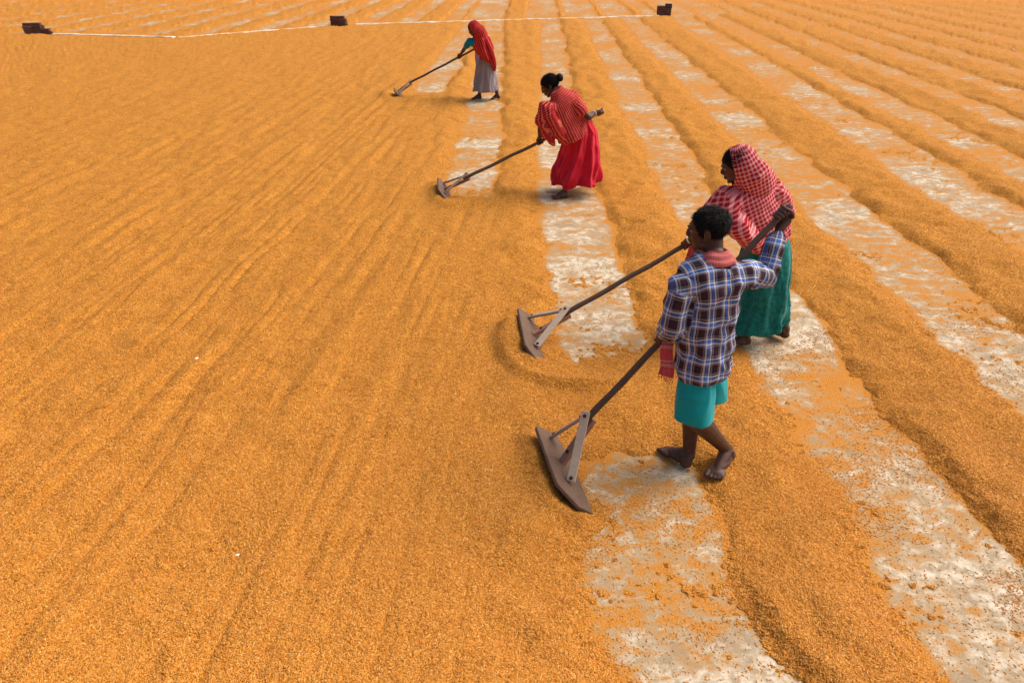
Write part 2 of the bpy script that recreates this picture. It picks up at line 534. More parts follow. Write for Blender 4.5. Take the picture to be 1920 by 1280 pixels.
def yard(X, Y):
    """height of the grain above the slab (negative: bare) and openness of the lane"""
    wig = .055 * vn2(X * .7 + 3, Y * 1.3, 11) + .050 * vn2(X * 2, Y * 3.0, 12) + .016 * vn2(X * 7, Y * 6.5, 13) + .010 * vn2(X * 21, Y * 19, 14)
    x = X + wig
    open_ = np.zeros_like(X)
    endc = np.zeros_like(X)
    far = np.maximum(Y - 8, 0)
    for L, Rr, dr, y0 in LANE:
        a, b = L - .10 + dr * far, Rr + .05 + dr * far
        w = sstep(-.14, .26, x - a) * sstep(-.08, .12, b - x)
        yy = Y + .16 * vn2(X * 2.2, Y * .5, 15) + .10 * vn2(X * 6, Y * 4, 16)
        w = w * sstep(y0 - .10, y0 + .16, yy)
        endc = np.maximum(endc, w * sstep(y0 + .75, y0 + .05, yy))
        if L == .28:   # the near end of the same lane, cleared by the man
            a2 = a + np.interp(Y, [1.6, 1.8, 2.06, 2.8, 3.3], [.34, .22, .02, .03, .16])
            b2 = b + np.interp(Y, [1.6, 1.84, 2.2, 3.3], [.28, .20, .10, .04])
            w2 = sstep(-.14, .22, x - a2) * sstep(-.08, .12, b2 - x) * sstep(3.50, 3.28, yy)
            w = np.maximum(w, w2)
        open_ = np.maximum(open_, w)
    # farther rows to the right, and everything beyond the pale line
    xr = (x - 7.85 - .036 * far)
    ph = xr / 1.47
    f = ph - np.floor(ph)
    per = sstep(.0, .07, f) * sstep(.52, .45, f)
    rowr = _hash(np.floor(ph).astype(np.int64), np.zeros_like(ph, dtype=np.int64), np.zeros_like(ph, dtype=np.int64), 3)
    right = per * (xr > 0)
    beyond = Y > back_line(X)
    xl = x - .034 * far
    ph2 = (xl + .25) / 1.47
    f2 = ph2 - np.floor(ph2)
    per2 = sstep(.0, .07, f2) * sstep(.55, .46, f2) * beyond * (xr <= 0)
    rowl = _hash(np.floor(ph2).astype(np.int64), np.zeros_like(ph, dtype=np.int64), np.zeros_like(ph, dtype=np.int64), 5)
    lane = np.maximum(open_, np.maximum(right, per2))
    # thin cover inside the lanes
    patch = fbm2(X * 1.25, Y * 1.75, 21, 4)
    rag = .009 * vn2(X * 23, Y * 23, 24) + .006 * vn2(X * 47, Y * 47, 25)
    cover = -.013 + rag + .013 * endc + .018 * patch + .012 * fbm2(X * 6.5, Y * 8.5, 22, 3)
    # the rows to the right get more and more covered
    cover = cover + np.where(right > open_, -.003 + .010 * rowr, 0)
    cover = cover + np.where((per2 > open_), -.006 + .010 * rowl, 0)
    # ridges
    ridged = (X > -.2) | beyond | ((X > -1.6) & (Y > 13.5))
    zone = sstep(-.35, .1, X + .9 * (Y > 7.8) + 1.4 * (Y > 14)) 
    zone = np.maximum(zone, beyond)
    bumps = .026 * vn2(X * 2.6, Y * 2.6, 31) + .017 * vn2(X * 6, Y * 6.5, 32) + .026 * np.abs(vn2(X * 1.5, Y * 3.3, 33)) - .006
    ridge = .038 + bumps
    # the flat, raked bed on the left: long shallow furrows plus short cross ripples
    fur = (np.abs(vn2(X * 4.4 - .45 * Y, Y * .7, 41)) - .3) * .024 + (np.abs(vn2(X * 8.5 - .8 * Y + .35 * vn2(X, Y, 48), Y * 1.0, 42)) - .3) * .023
    rip = vn2(X * 4.5 + 1.2 * vn2(X, Y, 44), Y * 5.0, 43) * .010 + np.abs(vn2(X * 9, Y * 5.5, 45)) * -.010
    damp = np.interp(X, [-2.2, -.4], [1.0, .45])
    bed = .040 + 1.1 * (fur + rip) * damp + .006 * vn2(X * 1.1, Y * 1.1, 46)
    bed = np.maximum(bed, .012)
    full = bed * (1 - zone) + ridge * zone
    # long scrape marks
    for (ax, ay, bx, by) in SCRAPES:
        d = seg_dist(X, Y, [(ax, ay), (bx, by)])
        full = full - .009 * np.exp(-(d / .016) ** 2) + .006 * np.exp(-((d - .035) / .02) ** 2)
    h = full * (1 - lane) + cover * lane
    for pts, w, hh in ARCS:
        near = (np.abs(X - pts[0][0]) < 3) & (np.abs(Y - pts[0][1]) < 3)
        d = seg_dist(X[near], Y[near], pts)
        h[near] = np.maximum(h[near], 0) * (d < 3 * w) + h[near] * (d >= 3 * w) + hh * np.exp(-(d / w) ** 2)
    # footprints trodden into the ridges and the bed
    for fx, fy, ang in FEET:
        dx, dy = X - fx, Y - fy
        u = dx * math.cos(ang) + dy * math.sin(ang)
        q = -dx * math.sin(ang) + dy * math.cos(ang)
        e = np.exp(-((u / .13) ** 2 + (q / .055) ** 2) ** 1.5)
        h = h - .016 * e + .006 * np.exp(-((np.sqrt((u / .16) ** 2 + (q / .085) ** 2) - 1) / .25) ** 2)
    h = np.where((X > -14.3) & (X < 5.6), np.minimum(h, np.maximum(.008 + (np.abs(Y - back_line(X)) - .16) * .25, .004)), h)
    h = h + .0022 * vn2(X * 55, Y * 55, 51) + .0016 * vn2(X * 26, Y * 26, 52)
    return h, lane

SCRAPES = [(-1.72, 2.42, -1.55, 2.50), (-1.05, 3.3, -.8, 3.42), (-2.1, 4.2, -1.8, 4.3), (-1.6, 3.9, -1.3, 3.97), (-3.2, 4.9, -2.7, 5.0), (-.9, 2.5, -.75, 2.6),
           (-2.9, 3.6, -2.55, 3.75), (-1.2, 5.2, -.9, 5.3), (-2.2, 6.1, -1.8, 6.2), (-.55, 5.0, -.35, 5.08), (-3.9, 6.9, -3.2, 7.0), (-.9, 6.4, -.6, 6.5)]
FEET = []
for k in range(60):
    li = random.choice([(-.5 + .72, .0), (1.40, .0), (2.9, 0), (4.55, 0), (1.40, 0)])
    y = random.uniform(3.5, 16)
    FEET.append((li[0] + random.uniform(-.12, .12) + .035 * max(y - 8, 0), y, random.uniform(2.4, 3.4)))

phi = np.concatenate([np.linspace(R(66), R(3.4), 590), np.linspace(R(3.3), R(.45), 40)])
Yr = np.concatenate([np.linspace(-9, 1.19, 46), 2.75 / np.tan(phi)])      # dense in the middle ground, coarse behind the viewer and far off
wing = np.geomspace(1.012, 6.0, 46)
tt = np.concatenate([-wing[::-1], np.linspace(-1, 1, 830), wing])
NR, NC = len(Yr), len(tt)
GX = tt[None, :] * (.80 * np.maximum(Yr, 1.0)[:, None] + 1.3)
GY = np.repeat(Yr[:, None], NC, 1)
GZ, GL = yard(GX.ravel(), GY.ravel())
vv = np.stack([GX.ravel(), GY.ravel(), GZ], 1)
idx = np.arange(NR * NC).reshape(NR, NC)
quads = np.stack([idx[:-1, :-1], idx[:-1, 1:], idx[1:, 1:], idx[1:, :-1]], -1).reshape(-1, 4)
keep = GZ[quads].max(1) > -.001            # drop what lies wholly under the slab
quads = quads[keep]
used = np.unique(quads)
remap = np.full(NR * NC, -1)
remap[used] = np.arange(len(used))
me = bpy.data.meshes.new('rice_bed')
vv = vv[used]
quads = remap[quads]
me.vertices.add(len(vv)); me.vertices.foreach_set('co', vv.ravel())
me.loops.add(len(quads) * 4); me.loops.foreach_set('vertex_index', quads.ravel().astype(np.int32))
me.polygons.add(len(quads))
me.polygons.foreach_set('loop_start', np.arange(0, len(quads) * 4, 4, dtype=np.int32))
me.polygons.foreach_set('use_smooth', np.ones(len(quads), bool))
me.update(); me.validate()
bed = finish('rice_bed', me, M['grain'])
tag(bed, 'orange parboiled rice spread and raked into rows over the drying yard', 'rice', kind='stuff')

def sheet(X, Y, Z):
    nr, nc = X.shape
    ix = np.arange(nr * nc).reshape(nr, nc)
    q = np.stack([ix[:-1, :-1], ix[:-1, 1:], ix[1:, 1:], ix[1:, :-1]], -1).reshape(-1, 4)
    m = bpy.data.meshes.new('sheet')
    m.vertices.add(nr * nc); m.vertices.foreach_set('co', np.stack([X.ravel(), Y.ravel(), Z.ravel()], 1).ravel())
    m.loops.add(len(q) * 4); m.loops.foreach_set('vertex_index', q.ravel().astype(np.int32))
    m.polygons.add(len(q)); m.polygons.foreach_set('loop_start', np.arange(0, len(q) * 4, 4, dtype=np.int32))
    m.update(); m.validate()
    return m
fy = np.concatenate([[-900, -60], np.linspace(-9, 1.1, 16), 2.75 / np.tan(np.concatenate([np.linspace(R(66), R(3.4), 330), np.linspace(R(3.2), R(.5), 24)])), [900]])
fx = np.concatenate([[-7], -wing[::-3], np.linspace(-1, 1, 400), wing[::3], [7]])
FX = fx[None, :] * (.80 * np.maximum(fy, 1)[:, None] + 1.3)
FX[:, 0] = -900; FX[:, -1] = 900
FY = np.repeat(fy[:, None], len(fx), 1)
gm = sheet(FX, FY, np.zeros_like(FX))
hh, ll = yard(FX.ravel(), FY.ravel())
XX, YY = FX.ravel(), FY.ravel()
cf = .41 + .50 * fbm2(XX * 1.3, YY * 1.7, 91, 4) + .70 * sstep(1.0, .62, ll) + 14 * np.clip(hh + .008, 0, .04)
cf = cf + np.interp(YY, [5, 14, 24, 34], [0, .12, .20, .16]) + np.interp(XX, [3, 8, 20], [0, .12, .30])
ga = gm.attributes.new('chaff', 'FLOAT', 'POINT'); ga.data.foreach_set('value', np.clip(cf, 0, 1.2))
ground = finish('ground', gm, M['floor'], flat=True)
ground['kind'] = 'structure'
tag(ground, 'pale worn concrete drying yard showing between the rice rows', 'ground', kind='structure')

# single loose grains lying on the bed and on the bare lanes near the camera
def scatter(n, seed):
    r = np.random.default_rng(seed)
    ph = r.uniform(R(13), R(64), n * 2)
    Y = 2.75 / np.tan(ph)
    X = r.uniform(-1, 1, n * 2) * (.72 * Y + 1.0)
    pk = np.clip((Y * (.72 * Y + 1.0) * (1 / np.sin(ph) / np.cos(ph))) / 9.0, 0, 1) * np.clip(1.25 - Y / 11, .15, 1)
    m = r.uniform(0, 1, len(X)) < pk
    X, Y = X[m][:n], Y[m][:n]
    h, lane = yard(X, Y)
    bare = h < .002
    pt = .5 + .5 * fbm2(X * 1.6, Y * 2.2, 71, 4)
    k = ~bare | (r.uniform(0, 1, len(X)) < np.clip((pt - .42) * 1.5 + .9 * (1 - lane), .04, .9))
    X, Y, h = X[k], Y[k], np.maximum(h[k], 0)
    return X, Y, h

PX, PY, PZ = scatter(430000, 5)
pm = bpy.data.meshes.new('loose_rice')
pm.vertices.add(len(PX))
pm.vertices.foreach_set('co', np.stack([PX, PY, PZ + .0012], 1).ravel())
rot = np.stack([rng.uniform(-.45, .45, len(PX)), rng.uniform(-.45, .45, len(PX)), rng.uniform(0, 2 * math.pi, len(PX))], 1)
at = pm.attributes.new('rot', 'FLOAT_VECTOR', 'POINT'); at.data.foreach_set('vector', rot.ravel())
at = pm.attributes.new('siz', 'FLOAT', 'POINT'); at.data.foreach_set('value', rng.uniform(.75, 1.25, len(PX)))
loose = finish('loose_rice', pm, M['husk'])
tag(loose, 'single loose rice husks scattered over the bed and bare concrete', 'rice', kind='stuff')
ng = bpy.data.node_groups.new('loose_rice_nodes', 'GeometryNodeTree')
ng.interface.new_socket('Geometry', in_out='INPUT', socket_type='NodeSocketGeometry')
ng.interface.new_socket('Geometry', in_out='OUTPUT', socket_type='NodeSocketGeometry')
gi, go = ng.nodes.new('NodeGroupInput'), ng.nodes.new('NodeGroupOutput')
ico = ng.nodes.new('GeometryNodeMeshIcoSphere'); ico.inputs['Radius'].default_value = .0068; ico.inputs['Subdivisions'].default_value = 1
tr = ng.nodes.new('GeometryNodeTransform'); tr.inputs['Scale'].default_value = (1.0, .36, .32)
sm = ng.nodes.new('GeometryNodeSetMaterial'); sm.inputs['Material'].default_value = M['husk']
ip = ng.nodes.new('GeometryNodeInstanceOnPoints')
ra = ng.nodes.new('GeometryNodeInputNamedAttribute'); ra.data_type = 'FLOAT_VECTOR'; ra.inputs[0].default_value = 'rot'
sa = ng.nodes.new('GeometryNodeInputNamedAttribute'); sa.data_type = 'FLOAT'; sa.inputs[0].default_value = 'siz'
e2r = ng.nodes.new('FunctionNodeEulerToRotation')
L = ng.links.new
L(ico.outputs[0], tr.inputs[0]); L(tr.outputs[0], sm.inputs[0])
L(gi.outputs[0], ip.inputs['Points']); L(sm.outputs[0], ip.inputs['Instance'])
L(ra.outputs[0], e2r.inputs[0]); L(e2r.outputs[0], ip.inputs['Rotation'])
L(sa.outputs[0], ip.inputs['Scale'])
L(ip.outputs[0], go.inputs[0])
mdn = loose.modifiers.new('grains', 'NODES'); mdn.node_group = ng

# the low lime-washed line across the yard
def kerb(name, pts, w, hgt, label):
    g = Geo()
    P = []
    for (ax, ay), (bx, by) in zip(pts, pts[1:]):
        n = max(int(math.hypot(bx - ax, by - ay) / .35), 1)
        P += [(ax + (bx - ax) * i / n, ay + (by - ay) * i / n) for i in range(n)]
    P.append(pts[-1])
    rings = []
    for i, (x, y) in enumerate(P):
        a, b = P[max(i - 1, 0)], P[min(i + 1, len(P) - 1)]
        d = unit(V(b[0] - a[0], b[1] - a[1], 0)); s = V(-d[1], d[0], 0)
        ww = w * (1 + .35 * random.uniform(-1, 1)); hh = hgt * (1 + .25 * random.uniform(-1, 1))
        c = V(x, y, 0) + s * random.uniform(-.02, .02)
        rings.append(np.array([c - s * ww - V(0, 0, .02), c + s * ww - V(0, 0, .02), c + s * ww * .8 + V(0, 0, hh), c - s * ww * .8 + V(0, 0, hh)]))
    g.loft(rings)
    o = finish(name, g.mesh(name), M['lime'], flat=True)
    tag(o, label, 'kerb', kind='structure')
kerb('kerb', [(-14.2, 23.25), (-10.1, 22.45)], .10, .035, 'white limewashed line running from the leftmost brick stack')
kerb('kerb', [(-10.0, 22.50), (-5.9, 25.6)], .045, .025, 'thin pale line slanting up to the middle brick stack')
kerb('kerb', [(-5.3, 25.8), (5.5, 28.6)], .085, .035, 'white limewashed line between the middle and right brick stacks')

# ------------------------------------------------------------------ brick stacks
def box_mesh(name, sx, sy, sz, bev=.006, jit=0):
    bm = bmesh.new()
    bmesh.ops.create_cube(bm, size=1)
    for v in bm.verts:
        v.co = Vector((v.co.x * sx, v.co.y * sy, v.co.z * sz)) + Vector([random.uniform(-jit, jit) for _ in range(3)])
    bmesh.ops.bevel(bm, geom=bm.edges[:], offset=bev, segments=1, affect='EDGES')
    me = bpy.data.meshes.new(name)
    bm.to_mesh(me); bm.free()
    me.materials.append(M['brick'])
    return me
brick_me = [box_mesh('brick', .25, .125, .078, .008, .005) for _ in range(4)]

def stack(loc, rz, rows, label):
    root = bpy.data.objects.new('brick_stack', None)
    col.objects.link(root)
    root.location = loc; root.rotation_euler = (0, 0, rz)
    root.empty_display_size = .2
    tag(root, label, 'brick stack', 'brick stacks on the white line')
    for k, row in enumerate(rows):
        for (x, y, a) in row:
            b = bpy.data.objects.new('brick', random.choice(brick_me))
            col.objects.link(b)
            b.parent = root
            b.location = (x + random.uniform(-.008, .008), y + random.uniform(-.01, .01), .040 + k * .080)
            b.rotation_euler = (0, 0, R(a + random.uniform(-4, 4)))
stack((-14.63, 23.2, .01), R(8), [[(-.20, 0, 0), (.06, 0, 0), (.33, -.02, 12), (-.20, .15, 0), (.06, .15, 0)], [(-.21, 0, 0), (.05, 0, 0), (.30, -.02, -8), (-.2, .15, 0), (.06, .15, 0)],
      [(-.22, .02, 0), (.04, .02, 0), (-.2, .16, 0), (.06, .16, 0)], [(-.23, .08, 0), (.03, .08, 0)]], 'longest low stack of dark bricks at the left edge of the yard')
stack((-5.76, 25.2, .01), R(-5), [[(-.14, 0, 0), (.12, 0, 0), (-.14, .15, 0), (.12, .15, 0)], [(-.14, 0, 0), (.13, 0, 0), (-.14, .15, 0), (.12, .15, 0)],
      [(-.15, 0, 0), (.15, .01, 0), (-.14, .15, 0), (.1, .15, 0)], [(-.15, .06, 0), (.08, .06, 0)]], 'stepped stack of dark bricks in the middle of the white line')
stack((5.73, 28.75, .01), R(-4), [[(-.13, 0, 0), (.13, 0, 0), (-.13, .15, 0), (.13, .15, 0)], [(-.13, 0, 0), (.13, .02, 0), (-.13, .15, 0), (.13, .16, 0)],
      [(-.13, 0, 0), (.135, .02, 0), (-.13, .15, 0), (.135, .16, 0)], [(-.13, .02, 0), (.14, .03, 0), (-.13, .16, 0), (.14, .17, 0)], [(.14, .06, 0)]], 'tallest stack of dark bricks on the white line, farthest to the right')

# ------------------------------------------------------------------ rakes
def slab(c, ux, uy, uz, sx, sy, sz, outline=None, bev=.004):
    """board centred at c with axes ux (length), uy (width), uz (thickness); outline in (-.5...5) units"""
    pts = outline or [(-.5, -.5), (.5, -.5), (.5, .5), (-.5, .5)]
    bm = bmesh.new()
    vs = [bm.verts.new(Vector(c + ux * sx * a + uy * sy * b - uz * sz * .5)) for a, b in pts]
    f = bm.faces.new(vs)
    r = bmesh.ops.extrude_face_region(bm, geom=[f])
    for v in r['geom']:
        if isinstance(v, bmesh.types.BMVert):
            v.co += Vector(uz * sz)
    bmesh.ops.recalc_face_normals(bm, faces=bm.faces[:])
    bmesh.ops.bevel(bm, geom=bm.edges[:], offset=bev, segments=1, affect='EDGES')
    me = bpy.data.meshes.new('board')
    bm.to_mesh(me); bm.free()
    return me

def rake(bf, bn, tf, tn, brk, end, label, group, detail=True, hr=.0185):
    """blade bottom far/near, top far/near corners; brk = foot of the pole, end = its upper end"""
    bf, bn, tf, tn, brk, end = [np.array(q, float) for q in (bf, bn, tf, tn, brk, end)]
    root = bpy.data.objects.new('grain_rake', None)
    col.objects.link(root)
    root.empty_display_size = .1
    o = (bf + bn) / 2
    root.location = o
    root['_o'] = list(o)
    tag(root, label, 'rake', group)
    ux = unit(bn - bf)
    lean = ((tf - bf) + (tn - bn)) / 2
    lean = lean - ux * (lean @ ux)
    wid = np.linalg.norm(lean)
    uy = unit(lean)
    uz = unit(np.cross(ux, uy))
    if uz @ (end - o) < 0:
        uz = -uz
    ln = np.linalg.norm(bn - bf)
    c = o + uy * wid / 2
    outline = [(-.5, -.5), (.5, -.5), (.497, -.02), (.31, .5), (-.46, .5), (-.5, .40)]
    if not detail:
        outline = [(-.5, -.5), (.5, -.5), (.5, .1), (.36, .5), (-.36, .5), (-.5, .1)]
    blade = finish('blade', slab(c, ux, uy, uz, ln, wid, .022, outline, .003), M['board'], root, flat=True)
    top = lambda s: o + ux * ln * s + uy * (wid * .46) + uz * .014
    # pole
    g = Geo()
    tip = top(-.06) + uz * .02
    n = 14
    pts = [brk + (end - brk) * i / n + V(0, 0, .004 * math.sin(i * 1.7)) for i in range(n + 1)]
    g.tube(pts, [hr * (1.06 - .12 * i / n + .03 * math.sin(i * 2.3)) for i in range(n + 1)], 12)
    finish('handle', g.mesh('handle'), M['pole'], root)
    def batten(name, a, b, w, th, mat):
        d = unit(b - a)
        s = unit(np.cross(d, V(0, 0, 1)))
        nrm = unit(np.cross(s, d))
        return finish(name, slab((a + b) / 2, d, s, nrm, np.linalg.norm(b - a), w, th, None, .003), mat, root, flat=True)
    d = unit(end - brk)
    upn = unit(np.cross(np.cross(d, V(0, 0, 1)), d))
    # tongue from the pole's foot to the middle of the blade
    low = top(-.06) + uy * .0 - d * .01
    batten('tongue', low, brk + d * .05 - upn * (hr + .012), .046, .034, M['batten_red'] if detail else M['batten'])
    far = batten('brace', top(-.40) + uz * .012 + uy * .012, brk + d * .055 + upn * (hr + .004), .052, .020, M['batten'])
    near = batten('brace', top(.22) + uz * .010 + uy * .012, brk + d * .065 + upn * (hr + .027), .050, .020, M['batten'])
    if detail:
        def bolt(p, nrm):
            g = Geo()
            nrm = unit(nrm)
            a = unit(np.cross(nrm, V(.3, .5, .1))); b = np.cross(nrm, a)
            ph = np.arange(8) * math.pi / 4
            rg = lambda r, z: p + nrm * z + r * (np.cos(ph)[:, None] * a + np.sin(ph)[:, None] * b)
            g.loft([rg(.010, -.012), rg(.011, .002), rg(.008, .006)])
            finish('bolt', g.mesh('bolt'), M['bolt'], root, flat=True)
        a, b = top(-.40) + uz * .012 + uy * .012, brk + d * .055 + upn * (hr + .004)
        nb = unit(np.cross(np.cross(unit(b - a), V(0, 0, 1)), unit(b - a)))
        bolt(a + (b - a) * .06 + nb * .011, nb); bolt(a + (b - a) * .84 + nb * .011, nb)
        a, b = top(.22) + uz * .010 + uy * .012, brk + d * .065 + upn * (hr + .027)
        nb = unit(np.cross(np.cross(unit(b - a), V(0, 0, 1)), unit(b - a)))
        bolt(a + (b - a) * .05 + nb * .011, nb); bolt(a + (b - a) * .93 + nb * .011, nb)
        a, b = low, brk + d * .05 - upn * (hr + .012)
        nb = unit(np.cross(np.cross(unit(b - a), V(0, 0, 1)), unit(b - a)))
        bolt(a + (b - a) * .25 + nb * .018, nb); bolt(a + (b - a) * .55 + nb * .018, nb)
    return root

# ------------------------------------------------------------------ people
def frame(f, up=(0, 0, 1)):
    """columns: right, forward, up"""
    f = unit(f)
    r = unit(np.cross(f, np.asarray(up, float)))
    return np.stack([r, f, np.cross(r, f)], 1)

def add_head(g, c, rot, jaw=1.0):
    T = lambda *p: c + rot @ V(*p)
    E = lambda p, r, q=None: g.ell(T(*p), r, rot if q is None else rot @ q)
    E((0, -.014, .034), (.073, .094, .082))
    E((0, .022, .012), (.066, .072, .074))
    E((0, .034, -.036), (.056 * jaw, .056, .062))
    E((0, .050, -.078), (.034 * jaw, .034, .030))
    E((0, .070, -.092), (.020, .018, .015))
    for s in (-1, 1):
        E((s * .036, .054, -.016), (.024, .030, .024))
        E((s * .046, .018, -.066), (.016, .042, .024))
        E((s * .030, .079, .022), (.026, .014, .010))
        a = R(18)
        q = np.array([[math.cos(s * .35), -math.sin(s * .35), 0], [math.sin(s * .35), math.cos(s * .35), 0], [0, 0, 1]])
        E((s * .077, -.012, -.006), (.009, .020, .033), q)
        E((s * .074, -.002, -.030), (.009, .011, .012))
        E((s * .0125, .094, -.030), (.009, .012, .008))
    g.tube([T(0, .086, .022), T(0, .100, -.004), T(0, .1045, -.022)], [.010, .0105, .0120], 10)
    E((0, .092, -.054), (.024, .011, .0065))
    E((0, .089, -.066), (.020, .011, .0075))
    E((0, .082, -.046), (.024, .014, .014))

def dent_head(v, c, rot):
    p = (v - c) @ rot
    for s in (-1, 1):
        d = np.linalg.norm((p - V(s * .031, .082, .003)) / V(1.25, 1.2, .8), axis=1)
        k = np.exp(-(d / .013) ** 2)
        v = v - (rot @ V(0, .011, 0)) * k[:, None]
        d = np.linalg.norm((p - V(s * .086, -.008, .002)) / V(.9, 1, 1.7), axis=1)
        k = np.exp(-(d / .009) ** 2)
        v = v - (rot @ V(s * .007, 0, 0)) * k[:, None]
    return v

def add_hand(g, grip, axis, wrist, wrap, hr=.0185, s=1.0, thumb=1):
    """a closed hand: four fingers round the pole (axis through grip), thumb on the other side"""
    a = unit(axis)
    n = wrist - grip
    n = unit(n - a * (n @ a))
    b = np.cross(a, n) * wrap
    pt = lambda ang, r, off: grip + a * off + r * (math.cos(R(ang)) * n + math.sin(R(ang)) * b)
    fr = .0088 * s
    rr = hr + fr * .9
    offs = [-.031, -.0105, .0100, .029]
    lens = [285, 300, 290, 262]
    for k in range(4):
        off = offs[k] * s * -thumb
        angs = np.linspace(48, lens[k], 7)
        g.tube([pt(A, rr + .005 * max(0, (90 - A) / 50) + .0025 * math.sin(R(A) * 3), off) for A in angs],
               [fr * q for q in (1.12, 1.12, 1.04, 1.06, .98, .95, .84)], 9)
        g.tube([wrist + (grip - wrist) * .3 + a * off * .55 + b * .006, pt(46, rr + .008, off)], [.013 * s, .0115 * s], 9)
    # palm and heel of the hand
    g.tube([wrist, grip + n * (hr + .030) + b * .012, grip + n * (hr + .014) + b * .016], [.023 * s, .027 * s, .022 * s], 12, flat=1.0, side=a)
    for off in (-.022, 0, .020):
        g.ell(grip + a * off * s + n * (hr + .014) + b * .012, V(.017, .017, .017) * s)
    # thumb leaves the side of the palm and closes against the fingers
    t0 = grip + n * (hr + .032) - b * .008 + a * .026 * thumb * s
    g.tube([t0, pt(-30, rr + .012, .036 * thumb * s), pt(-75, rr + .003, .036 * thumb * s), pt(-120, rr + .001, .030 * thumb * s)],
           [.0125 * s, .0118 * s, .0108 * s, .0088 * s], 10)

def add_foot(g, heel, ball, ankle, s=1.0, left=True):
    """bare foot from heel to ball with five toes; z of heel/ball = sole height"""
    f = unit(ball - heel)
    side = unit(np.cross(f, V(0, 0, 1)))          # to the right
    inner = side if left else -side
    up = np.cross(side, f)
    rot = np.stack([side, f, up], 1)
    L = np.linalg.norm(ball - heel)
    h = heel + up * .028 * s + f * .03 * s
    b = ball + up * .020 * s
    g.ell(h, V(.030, .036, .028) * s, rot)
    g.ell((h + b) / 2 + up * .008 * s, V(.034, L * .5, .026) * s if False else V(.034 * s, L * .46, .026 * s), rot)
    g.tube([ankle, ankle * .35 + (h * .4 + b * .6) * .65 + up * .012, b + up * .004], [.032 * s, .032 * s, .021 * s], 12)
    g.tube([ankle, h + up * .01], [.033 * s, .030 * s], 12)
    g.ell(b, V(.045, .036, .017) * s, rot)
    for sgn in (-1, 1):
        g.ell(ankle + side * sgn * .030 * s + up * -.004, V(.012, .014, .014) * s, rot)
    for k, (lat, ln, r) in enumerate([(.031, .050, .0125), (.010, .050, .0092), (-.008, .044, .0088), (-.024, .036, .0084), (-.038, .027, .0082)]):
        p0 = b + inner * lat * s - up * .004 * s
        p1 = p0 + f * ln * s * .62 + up * .003 * s
        p2 = p0 + f * ln * s - up * .004 * s
        g.tube([p0, p1, p2], [r * s * 1.05, r * s, r * s * .95], 9)

def lerp(a, b, t):
    return np.asarray(a, float) * (1 - t) + np.asarray(b, float) * t

def ring(c, f, a, b, n=44, up=(0, 0, 1), sq=2.3):
    """super-ellipse ring: a lateral, b fore-aft, plane normal `up`"""
    up = unit(up)
    r = unit(np.cross(f, up))
    fw = np.cross(up, r)
    ph = np.arange(n) * 2 * math.pi / n
    cx = np.sign(np.cos(ph)) * np.abs(np.cos(ph)) ** (2 / sq)
    cy = np.sign(np.sin(ph)) * np.abs(np.sin(ph)) ** (2 / sq)
    return np.asarray(c, float) + a * cx[:, None] * r + b * cy[:, None] * fw

def smooth_rings(spec, per=6, **kw):
    """spec: (centre, facing, a, b, up); interpolates"""
    out = []
    for i in range(len(spec) - 1):
        for k in range(per):
            t = k / per
            out.append(ring(lerp(spec[i][0], spec[i + 1][0], t), unit(lerp(spec[i][1], spec[i + 1][1], t)),
                            lerp(spec[i][2], spec[i + 1][2], t), lerp(spec[i][3], spec[i + 1][3], t), up=lerp(spec[i][4], spec[i + 1][4], t), **kw))
    s = spec[-1]
    out.append(ring(s[0], s[1], s[2], s[3], up=s[4], **kw))
    return out

def body(J, voxel, s=1.0, mat='skin'):
    """one continuous figure from its joints"""
    g = Geo()
    J = {k: (np.array(v, float) if not isinstance(v, dict) else v) for k, v in J.items()}
    rot = frame(J['face'])
    add_head(g, J['head'], rot, J.get('jaw', 1.0))
    T = lambda *p: J['head'] + rot @ V(*p)
    g.tube([T(0, -.022, -.02), lerp(T(0, -.018, -.085), J['neck'], .35), J['neck']], [.050 * s, .050 * s, .058 * s])
    pel, ch, nk = J['pelvis'], J['chest'], J['neck']
    f0, f1 = J['hipf'], J['chestf']
    up = unit(nk - pel)
    g.loft(smooth_rings([(pel - up * .06, f0, .07, .05, up), (pel, f0, .095, .065, up), (lerp(pel, ch, .5), lerp(f0, f1, .5), .095, .068, up),
                         (ch, f1, .135, .085, up), (lerp(ch, nk, .72), f1, .125, .07, up), (nk, f1, .055, .05, up)]))
    for S in ('L', 'R'):
        sh, el, wr = J[S + 'sh'], J[S + 'el'], J[S + 'wr']
        g.tube([lerp(sh, lerp(ch, nk, .6), .35), sh, lerp(sh, el, .4), el], [.044 * s, .041 * s, .040 * s, .036 * s])
        g.tube([el, lerp(el, wr, .3), lerp(el, wr, .75), wr], [.036 * s, .037 * s, .028 * s, .0235 * s])
        if S + 'grip' in J:
            add_hand(g, J[S + 'grip'], J['axis'], wr, J.get(S + 'wrap', 1), s=s, thumb=J.get(S + 'thumb', 1))
        hp, kn, an = J[S + 'hip'], J[S + 'kn'], J[S + 'an']
        lg = J.get('leg', 1.0) * s
        g.tube([hp, lerp(hp, kn, .5), kn], [.058 * s, .060 * s, .050 * lg])
        back = -unit(unit(kn - hp) - unit(an - kn) + 1e-6)
        bend = unit(kn - lerp(hp, an, .5))
        g.tube([kn, lerp(kn, an, .28) - bend * .012, lerp(kn, an, .65) - bend * .004, an], [.052 * lg, .055 * lg, .041 * lg, .033 * lg])
        g.ell(kn + bend * .012, V(.040, .040, .044) * lg)
        add_foot(g, J[S + 'heel'], J[S + 'ball'], an, s * J.get('foot', 1.12), S == 'L')
    me = remesh(g, voxel, 2)
    mset(me, dent_head(mv(me), J['head'], rot))
    o = V(*J['root'])
    ob = finish('person', me, M[mat], origin=o)
    return ob, rot

